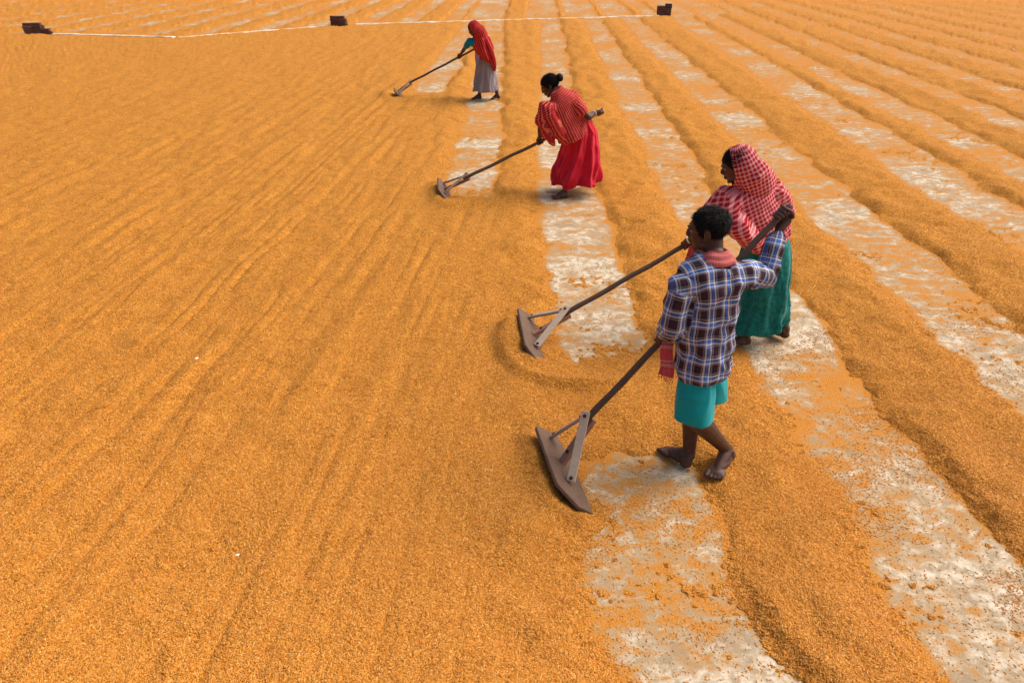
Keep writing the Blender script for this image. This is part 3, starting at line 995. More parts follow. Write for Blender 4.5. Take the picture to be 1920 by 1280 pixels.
def eyes(person, c, rot):
    for s in (-1, 1):
        g = Geo()
        p = c + rot @ V(s * .031, .0715, .002)
        g.ell(p, (.0118, .0118, .0118), rot, 14, 10)
        ob = finish('eye', g.mesh('eye'), M['eye'], person)
        g = Geo()
        g.ell(p + rot @ V(0, .0085, -.001), (.0056, .0042, .0056), rot, 12, 8)
        finish('iris', g.mesh('iris'), M['iris'], ob)
        g = Geo()
        g.tube([c + rot @ V(s * .012, .096, .024), c + rot @ V(s * .030, .094, .030), c + rot @ V(s * .050, .078, .025)], [.0035, .004, .002], 8)
        finish('eyebrow', g.mesh('eyebrow'), M['hair'], person)

def hair_region(p, style):
    """p in head space: True where hair grows"""
    x, y, z = p[:, 0], p[:, 1], p[:, 2]
    if style == 'short':
        line = np.interp(y, [-.11, -.06, -.02, .02, .045, .06, .12], [-.062, -.060, -.020, -.005, .040, .068, .075])
    else:
        line = np.interp(y, [-.11, -.04, -.01, .02, .045, .06, .12], [-.070, -.062, -.040, -.015, .015, .042, .062])
    return z > line

def hair(person, c, rot, style, n=4200, comb=None, puff=.010, length=(.022, .040)):
    g = Geo()
    g.ell((0, -.014, .034), V(.073 + puff, .094 + puff, .082 + puff), None, 64, 44)
    g.ell((0, .020, .018), V(.068 + puff * .6, .072 + puff * .6, .072 + puff * .8), None, 48, 32)
    me = remesh(g, .0045, 1)
    v = mv(me)
    delete_verts(me, ~hair_region(v + .004 * np.stack([vn3(v * 90, k) for k in (1, 2, 3)], 1), style))
    v = mv(me)
    nrm = mnorm(me)
    amp = .0035 if style == 'short' else .0015
    v = v + nrm * (amp * vn3(v * 85, 4) + amp * vn3(v * 160, 5))[:, None]
    # strands
    r = np.random.default_rng(11)
    k = r.integers(0, len(v), n)
    base, nn = v[k], nrm[k]
    if style == 'short':
        whorl = V(.01, -.07, .10)
        flow = base - whorl
    else:
        flow = V(0, -.12, -.01) - base
    flow = flow - nn * np.sum(flow * nn, 1)[:, None]
    flow = flow / (np.linalg.norm(flow, axis=1)[:, None] + 1e-9)
    flow = flow + .35 * r.normal(size=(n, 3)) * (1 if style == 'short' else .25)
    ln = r.uniform(*length, n)[:, None]
    lift = (.40 if style == 'short' else .10) * r.uniform(.5, 1.3, n)[:, None]
    p0 = base - nn * .003
    p1 = base + (flow * .5 + nn * lift) * ln * .7
    p2 = base + (flow * 1.0 + nn * lift * (.6 if style == 'short' else .2)) * ln
    sd_ = np.cross(flow, nn)
    sd_ = sd_ / (np.linalg.norm(sd_, axis=1)[:, None] + 1e-9) * r.uniform(.0009, .0018, n)[:, None]
    P = np.stack([p0 - sd_, p0 + sd_, p1 - sd_ * .9 + nn * 0, p1 + sd_ * .9, p2], 1).reshape(-1, 3)
    i0 = np.arange(n) * 5
    F = np.concatenate([np.stack([i0, i0 + 1, i0 + 3, i0 + 2], 1)])
    G2 = Geo()
    fs = [tuple(p.vertices) for p in me.polygons]
    G2.add(v, fs)
    G2.add(P, [tuple(q) for q in F.tolist()] + [(a + 2, a + 3, a + 4) for a in i0.tolist()])
    out = G2.mesh('hair')
    mset(out, mv(out) @ rot.T + c)
    return finish('hair', out, M['hair'], person)

def seg_param(v, a, b):
    d = b - a
    t = ((v - a) @ d) / (d @ d)
    tc = np.clip(t, 0, 1)
    return t, np.linalg.norm(v - a - tc[:, None] * d, axis=1)

def cloth_coords(v, pel, nk, f, arms, yoke=None):
    """u, v in metres along the weave: round the trunk and round each sleeve"""
    up = unit(nk - pel)
    rt = unit(np.cross(f, up)); fw = np.cross(up, rt)
    q = v - pel
    z = q @ up
    ang = np.arctan2(q @ fw, q @ rt)
    ang = np.where(ang > math.pi / 2, ang - 2 * math.pi, ang)
    w = sstep(.44, .56, z) if yoke else 0 * z
    lat, fa = q @ rt, q @ fw
    uv = np.stack([(ang + math.pi / 2) * .165 * (1 - w) + lat * 1.12 * w, z + w * (fa + .10) * .9], 1)
    for sh, el, wr in arms:
        t1, d1 = seg_param(v, sh, el)
        t2, d2 = seg_param(v, el, wr)
        L1, L2 = np.linalg.norm(el - sh), np.linalg.norm(wr - el)
        on = ((np.minimum(d1, d2) < .085) & ((t1 > .18) | (t2 > 0))) & ((v - sh) @ unit(el - sh + (sh - nk) * .6) > .01)
        along = np.where(d2 < d1, L1 + np.clip(t2, -.4, 1.3) * L2, np.clip(t1, -.3, 1.4) * L1)
        ax = np.where((d2 < d1)[:, None], unit(wr - el), unit(el - sh))
        ref = unit(np.cross(unit(el - sh), unit(wr - el) + 1e-3))
        rel = v - sh
        r1 = np.cross(ax, ref); r1 = r1 / np.linalg.norm(r1, axis=1)[:, None]
        base = np.where((d2 < d1)[:, None], el, sh)
        rel = v - base
        aa = np.arctan2(rel @ ref, np.sum(rel * r1, 1))
        uv[on, 0] = (aa * .055)[on]
        uv[on, 1] = along[on]
    return uv

def folds(me, amp, fn):
    v = mv(me)
    n = mnorm(me)
    mset(me, v + n * (amp * fn(v))[:, None])

def wrinkle(dirs, seed=0):
    """elongated creases: noise stretched along given directions"""
    def fn(v):
        r = 0
        for k, (d, fa, fb, w) in enumerate(dirs):
            d = unit(d)
            a = unit(np.cross(d, V(.31, .77, .55))); b = np.cross(d, a)
            q = np.stack([v @ d * fa, v @ a * fb, v @ b * fb], 1)
            q = q + .6 * np.stack([vn3(v * 6, seed + 50 + k), vn3(v * 6 + 9, seed + 60 + k), vn3(v * 6 + 17, seed + 70 + k)], 1)
            nz = vn3(q, seed + k)
            r = r + w * (1 - 2 * np.abs(nz))
        return r
    return fn

def skirt(person, name, mat, spec, n=132, per=14, amp=.030, k=(9, 14, 23), seed=0, hem=.012, thick=.006, twist=.5):
    """draped skirt: rings from the waist (first) to the hem (last); pleats deepen downwards"""
    rings = smooth_rings(spec, per, n=n, sq=2.1)
    r = np.random.default_rng(seed)
    ph = r.uniform(0, 6.28, 8)
    A = np.arange(n) * 2 * math.pi / n
    N = len(rings)
    out = []
    for j, rg in enumerate(rings):
        t = j / (N - 1)
        c = rg.mean(0)
        d = rg - c
        w = amp * (.25 + .95 * t)
        tw = A + twist * t * (1 + .5 * math.sin(ph[7]))
        crease = lambda kk, p_, wob: 1 - 2 * np.abs(np.sin(.5 * kk * tw + p_ + wob)) ** .8
        pl = .60 * crease(k[0], ph[0], .8 * np.sin(2 * A + ph[3]) + .35 * math.sin(4 * t + ph[6])) + .38 * crease(k[1], ph[1], .9 * np.sin(3 * A + ph[4] + 2 * t)) + .14 * np.sin(k[2] * tw + ph[2])
        pl = pl * (.65 + .35 * np.sin(A * 2 + ph[5] + 2.5 * t)) + .45 * vn2(A * 3.0 + 5, np.full_like(A, t * 5.0), seed + 3) + .22 * vn2(A * 8.0 + 5, np.full_like(A, t * 9.0), seed + 5)
        rr = np.linalg.norm(d, axis=1, keepdims=True)
        q = c + d * (1 + (w * pl)[:, None] / rr)
        q[:, 2] += hem * t * t * np.sin(k[0] * A + ph[6]) * .8
        out.append(q)
    g = Geo()
    inner = []
    for q in reversed(out[-(N // 2):]):
        c = q.mean(0)
        d = q - c
        inner.append(c + d * (1 - thick / np.linalg.norm(d, axis=1, keepdims=True)))
    g.loft(out + inner, True)
    return finish(name, g.mesh(name), M[mat], person)

def bangle(person, p, axis, r, w=.004):
    g = Geo()
    a = unit(axis)
    x = unit(np.cross(a, V(.2, .3, 1))); y = np.cross(a, x)
    n, m = 28, 8
    vs, fs = [], []
    for i in range(n):
        t = 2 * math.pi * i / n
        d = math.cos(t) * x + math.sin(t) * y
        for j in range(m):
            s = 2 * math.pi * j / m
            vs.append(p + d * (r + w * math.cos(s)) + a * w * 1.2 * math.sin(s))
    for i in range(n):
        for j in range(m):
            fs.append((i * m + j, ((i + 1) % n) * m + j, ((i + 1) % n) * m + (j + 1) % m, i * m + (j + 1) % m))
    g.add(vs, fs)
    finish('bangle', g.mesh('bangle'), M['bangle'], person)

GRP_R = 'wooden rakes held by the workers'
GRP_P = 'workers raking rice'

# ---- the man in the plaid shirt
brk, gripL, gripR = V(.413, 3.20, .315), None, V(1.417, 3.475, 1.47)
ax = unit(gripR - brk)
rake((.310, 3.43, .008), (.440, 2.780, .005), (.150, 3.36, .145), (.255, 2.78, .145), brk, gripR + ax * .055,
     'nearest rake, held by the man in the plaid shirt, with wide worn blade', GRP_R)
gripL = brk + ax * ((V(.840, 3.31, .806) - brk) @ ax)
J = dict(root=(1.12, 3.2, 0), leg=1.10, foot=1.22, head=(.985, 3.275, 1.463), face=(-.86, .44, -.16), neck=(1.015, 3.215, 1.345), chest=(1.0, 3.18, 1.13), pelvis=(1.03, 3.17, .84),
         hipf=(-.75, .65, 0), chestf=(-.22, .97, 0),
         Lsh=(.845, 3.11, 1.245), Lel=(.822, 3.085, 1.030), Lwr=gripL + V(-.012, -.065, .062), Lgrip=gripL, Lwrap=-1, Lthumb=-1,
         Rsh=(1.165, 3.19, 1.275), Rel=(1.345, 3.345, 1.165), Rwr=gripR + V(-.006, -.02, -.085), Rgrip=gripR, Rwrap=1, Rthumb=1, axis=ax,
         Lhip=(.98, 3.12, .82), Lkn=(.990, 3.06, .455), Lan=(1.262, 3.195, .125), Lheel=(1.312, 3.225, .040), Lball=(1.188, 3.078, .036),
         Rhip=(1.08, 3.23, .82), Rkn=(1.035, 3.275, .450), Ran=(1.050, 3.205, .085), Rheel=(1.050, 3.150, .006), Rball=(.962, 3.285, .006))
man, hrot = body(J, .0042)
tag(man, 'barefoot man in blue plaid shirt and teal shorts raking in the foreground', 'person', GRP_P)
Jn = {k: np.array(v, float) if isinstance(v, (tuple, np.ndarray)) else v for k, v in J.items()}
hair(man, Jn['head'], hrot, 'short', 7000, puff=.0015, length=(.010, .020))
eyes(man, Jn['head'], hrot)
# shirt
g = Geo()
UPV = (0, 0, 1)
g.loft(smooth_rings([((1.035, 3.165, .685), (-.6, .8, 0), .130, .115, UPV), ((1.035, 3.165, .72), (-.55, .84, 0), .147, .130, UPV), ((1.03, 3.17, .86), (-.5, .85, 0), .140, .124, UPV),
                     ((1.012, 3.17, 1.0), (-.35, .92, 0), .138, .112, UPV), ((1.005, 3.175, 1.14), (-.22, .97, 0), .150, .114, UPV), ((1.005, 3.16, 1.235), (-.2, .97, 0), .158, .102, UPV),
                     ((1.0, 3.175, 1.295), (-.2, .97, 0), .150, .090, UPV), ((1.01, 3.20, 1.345), (-.2, .97, 0), .075, .068, UPV)]))
cw = Jn['Lwr'] + (Jn['Lel'] - Jn['Lwr']) * .24
g.tube([lerp(Jn['Lsh'], Jn['chest'], .25), Jn['Lsh'] + V(.008, 0, -.012), lerp(Jn['Lsh'], Jn['Lel'], .5), Jn['Lel']], [.070, .063, .056, .054], 18)
g.tube([Jn['Lel'], lerp(Jn['Lel'], cw, .5), cw], [.054, .050, .046], 18)
g.ell(Jn['Lel'], (.055, .055, .055))
cr = Jn['Rwr'] + (Jn['Rel'] - Jn['Rwr']) * .22
g.tube([lerp(Jn['Rsh'], Jn['chest'], .25), Jn['Rsh'] + V(0, 0, -.015), lerp(Jn['Rsh'], Jn['Rel'], .5), Jn['Rel'], lerp(Jn['Rel'], cr, .5), cr], [.070, .064, .054, .049, .042, .037], 18)
me = remesh(g, .006, 3)
folds(me, .0085, wrinkle([((.2, .1, 1), 3.0, 13, .8), ((.75, .1, .65), 4, 15, .7), ((-.7, 0, .7), 4, 16, .5)], 3))
folds(me, .011, wrinkle([((.12, .05, 1), 1.6, 8.0, 1.1), ((.5, .2, .8), 2.5, 8.5, .5)], 93))
folds(me, .010, lambda v: sstep(1.08, .85, v[:, 2]) * sstep(.68, .8, v[:, 2]) * (1 - 2 * np.abs(vn3(np.stack([v[:, 0] * 7 + v[:, 2] * 6, v[:, 1] * 7, v[:, 2] * 9], 1), 77))))
smooth(me, 1)
uv = cloth_coords(mv(me), V(1.03, 3.17, .70), V(1.0, 3.17, 1.35), unit(V(-.25, .95, 0)), [(Jn['Lsh'], Jn['Lel'], Jn['Lwr']), (Jn['Rsh'], Jn['Rel'], Jn['Rwr'])], True)
set_cloth(me, uv)
shirt = finish('shirt', me, M['plaid'], man)
# collar standing up behind the neck
g = Geo()
rings = []
for k in range(15):
    a = R(-35 + 250 * k / 14)
    rt, fw = V(.97, .22, 0), V(-.22, .97, 0)
    d = -math.sin(a) * fw + math.cos(a) * rt
    c = V(1.012, 3.203, 1.335) + d * .082
    rings.append(np.array([c + d * .004 + V(0, 0, -.02), c - d * .012 + V(0, 0, .028), c - d * .004 + V(0, 0, .034), c + d * .026 + V(0, 0, -.012)]))
g.loft(rings)
me = g.mesh('collar')
set_cloth(me, mv(me)[:, [0, 2]] * 1.0)
finish('collar', me, M['plaid'], shirt)
# shorts
for sgn, hp, kn, nm in ((1, Jn['Lhip'], Jn['Lkn'], 'L'), (-1, Jn['Rhip'], Jn['Rkn'], 'R')):
    pass
g = Geo()
g.loft(smooth_rings([((1.03, 3.17, .90), (-.6, .8, 0), .100, .080, UPV), ((1.03, 3.17, .80), (-.6, .8, 0), .112, .095, UPV), ((1.03, 3.175, .70), (-.6, .8, 0), .126, .110, UPV), ((1.03, 3.175, .655), (-.6, .8, 0), .12, .10, UPV)], 5))
g.loft(smooth_rings([((1.00, 3.135, .76), (-.7, .7, 0), .070, .080, UPV), ((.995, 3.10, .60), (-.8, .55, 0), .086, .100, UPV), ((1.0, 3.080, .440), (-.85, .5, 0), .086, .102, UPV)], 6))
g.loft(smooth_rings([((1.065, 3.215, .76), (-.6, .8, 0), .068, .076, UPV), ((1.105, 3.240, .60), (-.6, .8, 0), .084, .095, UPV), ((1.120, 3.240, .478), (-.6, .8, 0), .086, .100, UPV)], 6))
me = remesh(g, .006, 2)
folds(me, .006, wrinkle([((.05, .05, 1), 2.2, 11, 1.0), ((.5, .1, .8), 3, 9, .5)], 13))
# hollow legs: take out the under faces
v = mv(me)
n = mnorm(me)
delete_verts(me, (n[:, 2] < -.75) & (v[:, 2] < .50))
finish('shorts', me, M['shorts'], man)
# cotton towel round the neck, one end hanging in front
def strip(person, name, mat, path, wid, th, side, n=10, wav=.004, seed=0):
    g = Geo()
    pts = [np.array(p, float) for p in path]
    dense, ws = [], []
    for i in range(len(pts) - 1):
        for k in range(6):
            t = k / 6
            p0, p1, p2, p3 = pts[max(i - 1, 0)], pts[i], pts[i + 1], pts[min(i + 2, len(pts) - 1)]
            dense.append(.5 * (2 * p1 + (p2 - p0) * t + (2 * p0 - 5 * p1 + 4 * p2 - p3) * t * t + (3 * p1 - p0 - 3 * p2 + p3) * t ** 3))
            ws.append(lerp(wid[i], wid[i + 1], t))
    dense.append(pts[-1]); ws.append(wid[-1])
    rings, L, uvs = [], 0, []
    N = len(dense)
    for i, p in enumerate(dense):
        d = unit(dense[min(i + 1, N - 1)] - dense[max(i - 1, 0)])
        sv = side(i / (N - 1), p) if callable(side) else np.asarray(side, float)
        s = unit(sv - d * (sv @ d))
        m = np.cross(d, s)
        if i:
            L += np.linalg.norm(p - dense[i - 1])
        top, bot, ut, ub = [], [], [], []
        for k in range(n + 1):
            q = k / n - .5
            o = wav * math.sin(q * 17 + seed + L * 9) + wav * .6 * math.sin(q * 31 + L * 14 + seed)
            top.append(p + s * ws[i] * q + m * (o + th * .5 * (1 - (2 * q) ** 4)))
            bot.append(p + s * ws[i] * q + m * (o - th * .5 * (1 - (2 * q) ** 4)))
            ut.append((q * ws[i] * 1.3, L))
        rings.append(np.array(top + bot[::-1]))
        uvs += ut + ut[::-1]
    g.loft(rings)
    me = g.mesh(name)
    set_cloth(me, np.array(uvs))
    return finish(name, me, M[mat], person)
nb = V(1.012, 3.212, 1.362)
path, rt, fw = [], V(.97, .22, 0), V(-.22, .97, 0)
for a in range(-70, 255, 25):
    d = -math.sin(R(a)) * fw + math.cos(R(a)) * rt
    path.append(nb + d * .090 + V(0, 0, -.006 - .030 * math.sin(R(a)) * -1 * 0 + (.012 if 40 < a < 150 else -.012)))
sc = strip(man, 'neck_towel', 'gamcha', path, [.080] * len(path), .018, lambda t, p: unit((p - nb) * V(1, 1, 0)) * .75 + V(0, 0, -.9), 10, .004, 1)
p0 = path[-1]
path2 = [p0 + V(.0, .02, .01), V(.935, 3.30, 1.27), V(.905, 3.33, 1.10), V(.875, 3.32, .94), V(.842, 3.235, .80), V(.848, 3.19, .70), V(.840, 3.17, .655)]
te = strip(man, 'neck_towel', 'gamcha_end', path2, [.08, .085, .085, .085, .08, .085, .095], .016, V(.6, -.7, 0), 10, .006, 3)
g = Geo()
for k in range(12):
    q = V(.840, 3.17, .655) + unit(V(.6, -.7, 0)) * (k / 11 - .5) * .09
    g.tube([q, q + V(random.uniform(-.006, .006), random.uniform(-.006, .006), -.018), q + V(random.uniform(-.01, .01), random.uniform(-.01, .01), -.036)], [.0022, .002, .0012], 5)
finish('fringe', g.mesh('fringe'), M['gamcha_end'], man).parent = te

# ---- women
def hood_shawl(person, J, rot, mat, hooded, rings, arms, extra=None, opening=.012, uvc=(None, None, None), seed=0, amp=.008, dirs=None, voxel=.0065, name='shawl'):
    g = Geo()
    g.loft(rings)
    c = J['head']
    T = lambda *p: c + rot @ V(*p)
    if hooded:
        g.ell(T(0, -.022, .026), (.093, .111, .105), rot)
        g.tube([T(0, -.040, .0), T(0, -.075, -.075), J['neck'] + (rot @ V(0, -.05, 0)) + V(0, 0, -.02)], [.094, .106, .124], 18)
        g.tube([T(0, .0, -.085), lerp(T(0, .0, -.11), J['neck'], .5), J['neck'] + V(0, 0, -.02)], [.060, .075, .10], 18)
    for pts, rad in arms:
        g.tube(pts, rad, 18)
    for fn in (extra or []):
        fn(g)
    me = remesh(g, voxel, 3)
    folds(me, amp, wrinkle(dirs or [((.3, .1, 1), 3, 12, .8), ((.8, .2, .5), 3, 14, .6)], seed))
    smooth(me, 1)
    if hooded:
        p = (mv(me) - c) @ rot
        op = opening + .25 * np.clip(-.02 - p[:, 2], 0, .1)
        delete_verts(me, (p[:, 1] > op) & (p[:, 2] > -.108 + .25 * np.clip(.07 - p[:, 1], 0, 1)) & (np.abs(p[:, 0]) < .13) & (np.linalg.norm(p, axis=1) < .155))
    set_cloth(me, cloth_coords(mv(me), *uvc))
    return finish(name, me, M[mat], person)

# woman in the checked headscarf and green skirt
brk, ref = V(.390, 4.70, .205), V(1.318, 4.87, .72)
ax = unit(ref - brk)
gL = ref; gR = brk + ax * ((V(1.72, 4.945, .945) - brk) @ ax)
rake((.205, 4.95, .008), (.268, 4.217, .005), (.065, 4.84, .15), (.080, 4.27, .15), brk, gR + ax * .16,
     'rake of the woman in the green skirt, pushing a curved heap of rice', GRP_R)
J = dict(root=(1.88, 4.66, 0), head=(1.520, 4.640, 1.388), face=(-.86, .30, -.38), neck=(1.635, 4.69, 1.265), chest=(1.70, 4.70, 1.08), pelvis=(1.86, 4.71, .84), jaw=.95,
         hipf=(-.9, .4, 0), chestf=(-.45, .88, 0),
         Lsh=(1.485, 4.61, 1.165), Lel=(1.365, 4.66, .935), Lwr=gL + V(-.002, -.062, .055), Lgrip=gL, Lwrap=-1, Lthumb=-1,
         Rsh=(1.825, 4.72, 1.175), Rel=(1.965, 4.76, 1.03), Rwr=gR + V(.06, -.04, .03), Rgrip=gR, Rwrap=1, Rthumb=1, axis=ax,
         Lhip=(1.84, 4.675, .79), Lkn=(1.81, 4.655, .45), Lan=(1.79, 4.60, .085), Lheel=(1.835, 4.595, .008), Lball=(1.70, 4.580, .008),
         Rhip=(1.90, 4.78, .80), Rkn=(1.95, 4.78, .45), Ran=(2.110, 4.655, .115), Rheel=(2.140, 4.635, .030), Rball=(2.055, 4.745, .010))
w3, hrot = body(J, .0044, .94, 'skin2')
tag(w3, 'woman in red checked headscarf and dark green skirt behind the plaid-shirted man', 'person', GRP_P)
Jn = {k: np.array(v, float) if isinstance(v, (tuple, np.ndarray)) else v for k, v in J.items()}
hair(w3, Jn['head'], hrot, 'long', 2600, puff=.009, length=(.03, .06))
eyes(w3, Jn['head'], hrot)
up = unit(V(1.635, 4.69, 1.265) - V(1.86, 4.71, .84))
rings = smooth_rings([((1.865, 4.705, .80), (-.7, .7, 0), .170, .135, up), ((1.85, 4.705, .86), (-.7, .7, 0), .180, .145, up), ((1.78, 4.70, .97), (-.6, .8, 0), .182, .135, up),
                      ((1.71, 4.695, 1.08), (-.45, .88, 0), .190, .132, up), ((1.665, 4.685, 1.165), (-.45, .88, 0), .185, .118, up), ((1.64, 4.685, 1.23), (-.45, .88, 0), .13, .10, up), ((1.62, 4.68, 1.29), (-.45, .88, 0), .08, .08, up)])
Lc, Rc = lerp(Jn['Lel'], Jn['Lwr'], .25), lerp(Jn['Rel'], Jn['Rwr'], .25)
def lap(g):   # loose end falling from the left arm along the back
    g.tube([V(1.50, 4.58, 1.12), V(1.56, 4.54, 1.0), V(1.66, 4.54, .90), V(1.74, 4.57, .82)], [.085, .115, .110, .06], 16, flat=.7)
shawl = hood_shawl(w3, Jn, hrot, 'check', True, rings,
    [([lerp(Jn['Lsh'], Jn['chest'], .3), Jn['Lsh'], lerp(Jn['Lsh'], Jn['Lel'], .5), Jn['Lel'], Lc], [.10, .094, .092, .080, .062]),
     ([lerp(Jn['Rsh'], Jn['chest'], .3), Jn['Rsh'], lerp(Jn['Rsh'], Jn['Rel'], .5), Jn['Rel'], Rc], [.095, .090, .080, .068, .055])],
    [lap], .018, (V(1.86, 4.71, .80), V(1.635, 4.69, 1.265), unit(V(-.5, .86, 0)), []), 21, .011)
skirt(w3, 'skirt', 'green', [((1.83, 4.71, .93), (-.8, .6, 0), .145, .115, UPV), ((1.855, 4.71, .82), (-.85, .5, 0), .170, .165, UPV), ((1.87, 4.69, .60), (-.9, .4, 0), .185, .195, UPV),
      ((1.885, 4.67, .35), (-.9, .4, 0), .190, .215, UPV), ((1.885, 4.660, .155), (-.9, .4, 0), .195, .225, (-.22, 0, 1))], amp=.036, k=(7, 13, 22), seed=4, twist=.35, hem=.016)
bangle(w3, Jn['Lwr'] + (Jn['Lel'] - Jn['Lwr']) * .10, Jn['Lel'] - Jn['Lwr'], .031, .0045)

# woman in the crimson skirt
brk = V(-.555, 7.95, .262)
gR = V(1.012, 8.20, .955)
ax = unit(gR - brk)
gL = brk + ax * ((V(.327, 8.09, .65) - brk) @ ax)
rake((-.775, 8.36, .005), (-.716, 7.79, .005), (-.905, 8.27, .15), (-.86, 7.80, .15), brk, gR + ax * .03,
     'rake of the woman in the crimson skirt, blade at the cleared lane', GRP_R, True)
J = dict(root=(.78, 8.15, 0), head=(.425, 8.185, 1.252), face=(-.84, .16, -.52), neck=(.515, 8.12, 1.145), chest=(.62, 8.11, .99), pelvis=(.80, 8.14, .79), jaw=.95,
         hipf=(-.95, .3, 0), chestf=(-.42, .85, -.3),
         Lsh=(.385, 8.01, 1.04), Lel=(.325, 8.00, .83), Lwr=gL + V(-.005, -.05, .062), Lgrip=gL, Lwrap=-1, Lthumb=-1,
         Rsh=(.715, 8.04, 1.075), Rel=(.862, 7.97, .955), Rwr=gR + V(-.075, -.055, .002), Rgrip=gR, Rwrap=1, Rthumb=1, axis=ax,
         Lhip=(.75, 8.06, .76), Lkn=(.70, 8.14, .43), Lan=(.625, 8.02, .085), Lheel=(.672, 8.005, .008), Lball=(.535, 7.99, .008),
         Rhip=(.85, 8.22, .76), Rkn=(.86, 8.32, .42), Ran=(1.055, 8.46, .12), Rheel=(1.085, 8.47, .055), Rball=(.985, 8.52, .012))
w2, hrot = body(J, .0055, .96, 'skin')
tag(w2, 'woman with a hair bun, red striped shawl and crimson skirt, stooping', 'person', GRP_P)
Jn = {k: np.array(v, float) if isinstance(v, (tuple, np.ndarray)) else v for k, v in J.items()}
h = hair(w2, Jn['head'], hrot, 'long', 2200, puff=.009, length=(.03, .06))
g = Geo()
g.ell(Jn['head'] + hrot @ V(0, -.140, .020), (.048, .040, .046), hrot)
g.ell(Jn['head'] + hrot @ V(0, -.108, .022), (.034, .030, .034), hrot)
me = remesh(g, .005, 1)
folds(me, .003, lambda v: vn3(v * 70, 3))
finish('hair_bun', me, M['hair'], w2)
eyes(w2, Jn['head'], hrot)
up = unit(Jn['neck'] - Jn['pelvis'])
rings = smooth_rings([((.735, 8.10, .70), (-.6, .8, 0), .205, .165, (-.3, 0, 1)), ((.715, 8.10, .80), (-.6, .8, 0), .205, .16, (-.4, 0, 1)), ((.66, 8.10, .90), (-.5, .85, 0), .208, .15, up), ((.62, 8.09, 1.0), (-.42, .9, 0), .212, .14, up),
                      ((.57, 8.09, 1.08), (-.42, .9, 0), .19, .12, up), ((.53, 8.10, 1.14), (-.42, .9, 0), .12, .095, up), ((.505, 8.11, 1.185), (-.42, .9, 0), .085, .085, up), ((.49, 8.115, 1.215), (-.42, .9, 0), .074, .074, up)])
def drape(g):
    g.tube([V(.40, 7.99, 1.02), V(.37, 7.98, .88), V(.40, 7.99, .76), V(.47, 7.99, .66)], [.085, .085, .075, .035], 16, flat=.75)
    g.tube([V(.44, 7.98, .95), V(.52, 7.99, .80), V(.60, 8.0, .70)], [.10, .11, .08], 16, flat=.7)
shawl = hood_shawl(w2, Jn, hrot, 'stripe', False, rings,
    [([lerp(Jn['Lsh'], Jn['chest'], .3), Jn['Lsh'], lerp(Jn['Lsh'], Jn['Lel'], .6)], [.095, .088, .085]),
     ([lerp(Jn['Rsh'], Jn['chest'], .3), Jn['Rsh'], lerp(Jn['Rsh'], Jn['Rel'], .50)], [.095, .080, .066])],
    [drape], 0, (V(.80, 8.12, .70), V(.54, 8.1, 1.15), unit(V(-.5, .86, 0)), []), 31, .011, None, .0075)
skirt(w2, 'skirt', 'red', [((.77, 8.13, .90), (-.9, .4, 0), .14, .13, UPV), ((.80, 8.14, .76), (-.95, .3, 0), .18, .18, UPV), ((.80, 8.17, .52), (-.95, .3, 0), .215, .235, UPV),
      ((.785, 8.19, .30), (-.95, .3, 0), .24, .285, UPV), ((.775, 8.20, .145), (-.95, .3, 0), .255, .315, (-.10, 0, 1))], amp=.050, k=(6, 11, 19), seed=9, twist=.9, hem=.02)
bangle(w2, lerp(Jn['Rwr'], Jn['Rel'], .06), Jn['Rel'] - Jn['Rwr'], .030, .0045)

# farthest woman, grey skirt
brk = V(-1.945, 13.82, .272)
gL = V(-.966, 13.70, .752)
ax = unit(gL - brk)
gR = brk + ax * ((V(-.56, 13.66, .95) - brk) @ ax)
rake((-2.13, 14.03, .005), (-2.06, 13.62, .005), (-2.27, 13.95, .16), (-2.22, 13.62, .16), brk, gR + ax * .10,
     'farthest rake, of the woman in the grey skirt', GRP_R, False)
J = dict(root=(-.48, 13.6, 0), head=(-.672, 13.27, 1.272), face=(-.80, .22, -.50), neck=(-.60, 13.33, 1.165), chest=(-.56, 13.40, 1.0), pelvis=(-.49, 13.56, .80), jaw=.95,
         hipf=(-.95, .3, 0), chestf=(-.6, .8, 0),
         Lsh=(-.75, 13.28, 1.065), Lel=(-.86, 13.48, .92), Lwr=gL + V(.025, -.05, .05), Lgrip=gL, Lwrap=-1, Lthumb=-1,
         Rsh=(-.46, 13.36, 1.09), Rel=(-.375, 13.42, .90), Rwr=gR + V(.06, -.03, -.01), Rgrip=gR, Rwrap=1, Rthumb=1, axis=ax,
         Lhip=(-.54, 13.52, .76), Lkn=(-.60, 13.56, .43), Lan=(-.615, 13.66, .085), Lheel=(-.575, 13.655, .008), Lball=(-.71, 13.65, .008),
         Rhip=(-.44, 13.62, .76), Rkn=(-.40, 13.62, .42), Ran=(-.275, 13.67, .09), Rheel=(-.225, 13.68, .015), Rball=(-.35, 13.66, .008))
w1, hrot = body(J, .007, .96, 'skin')
tag(w1, 'farthest woman, in a dark red headscarf and grey skirt', 'person', GRP_P)
Jn = {k: np.array(v, float) if isinstance(v, (tuple, np.ndarray)) else v for k, v in J.items()}
hair(w1, Jn['head'], hrot, 'long', 900, puff=.007, length=(.03, .05))
eyes(w1, Jn['head'], hrot)
up = unit(Jn['neck'] - Jn['pelvis'])
rings = smooth_rings([((-.465, 13.50, .79), (-.7, .7, 0), .11, .09, up), ((-.475, 13.48, .86), (-.7, .7, 0), .150, .125, up), ((-.52, 13.43, .95), (-.6, .8, 0), .160, .13, up), ((-.56, 13.38, 1.05), (-.6, .8, 0), .165, .12, up),
                      ((-.585, 13.36, 1.11), (-.6, .8, 0), .16, .11, up), ((-.60, 13.34, 1.18), (-.6, .8, 0), .09, .085, up)])
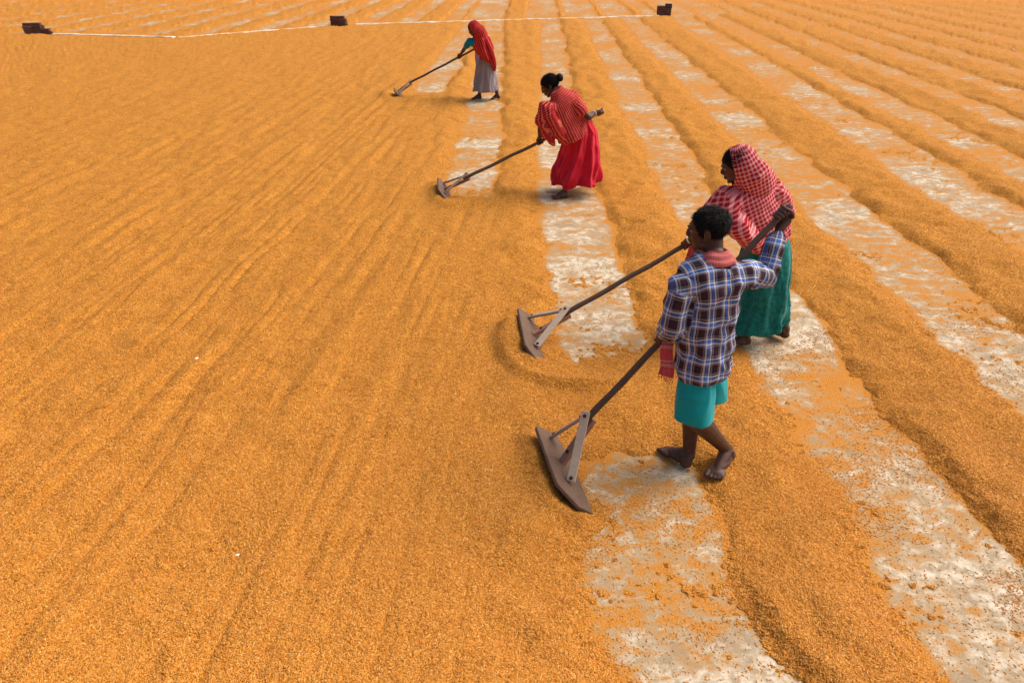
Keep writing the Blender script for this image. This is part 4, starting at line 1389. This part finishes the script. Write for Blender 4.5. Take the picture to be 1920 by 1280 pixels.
def tail(g):
    g.tube([V(-.48, 13.30, 1.08), V(-.42, 13.34, .92), V(-.375, 13.40, .78), V(-.335, 13.43, .66), V(-.315, 13.45, .56)], [.09, .10, .085, .06, .03], 16, flat=.6)
    g.tube([V(-.56, 13.26, 1.08), V(-.54, 13.28, .92), V(-.47, 13.33, .78), V(-.43, 13.36, .72)], [.09, .10, .08, .03], 16, flat=.6)
g = Geo()
shawl = hood_shawl(w1, Jn, hrot, 'darkcheck', True, rings,
    [([lerp(Jn['Rsh'], Jn['chest'], .3), Jn['Rsh'], lerp(Jn['Rsh'], Jn['Rel'], .75)], [.09, .080, .066])],
    [tail], .030, (V(-.47, 13.5, .80), V(-.60, 13.34, 1.18), unit(V(-.6, .8, 0)), []), 41, .008, None, .009)
g.tube([lerp(Jn['Lsh'], Jn['chest'], .25), Jn['Lsh'], lerp(Jn['Lsh'], Jn['Lel'], .62)], [.075, .066, .055], 16)
me = remesh(g, .008, 1)
finish('blouse', me, M['teal'], w1)
skirt(w1, 'skirt', 'grey', [((-.52, 13.50, .90), (-.95, .3, 0), .13, .12, UPV), ((-.49, 13.56, .78), (-.95, .3, 0), .165, .165, UPV), ((-.49, 13.60, .50), (-.95, .3, 0), .195, .205, UPV),
      ((-.495, 13.62, .17), (-.95, .3, 0), .215, .245, UPV)], n=96, amp=.040, k=(6, 11, 17), seed=15, twist=.5, hem=.012)
strip(w1, 'sash', 'lilac', [(-.60, 13.36, .92), (-.625, 13.37, .84), (-.63, 13.385, .74), (-.625, 13.39, .66)], [.07, .09, .08, .05], .02, V(.8, -.4, 0), 8, .005, 2)

# ------------------------------------------------------------------ small things on the grain
def chip(x, y, r, label):
    g = Geo()
    h, _ = yard(np.array([x]), np.array([y]))
    z = max(float(h[0]), 0)
    g.ell((x, y, z + r * .25), (r, r * .6, r * .4), np.array([[math.cos(x * 9), -math.sin(x * 9), 0], [math.sin(x * 9), math.cos(x * 9), 0], [0, 0, 1]]), 9, 6)
    me = g.mesh('pebble')
    folds(me, r * .2, lambda v: vn3(v / r, 5))
    tag(finish('pebble', me, M['chip'], origin=(x, y, z), flat=True), label, 'pebble')
chip(-1.39, 2.47, .011, 'tiny pale chip on the rice near the lower left corner')
chip(-2.31, 4.31, .016, 'small white pebble on the rice at middle left')
chip(13.4, 19.9, .05, 'white pebble on the far rows at the upper right')

for o in list(bpy.data.objects):
    if '_o' in o:
        del o['_o']
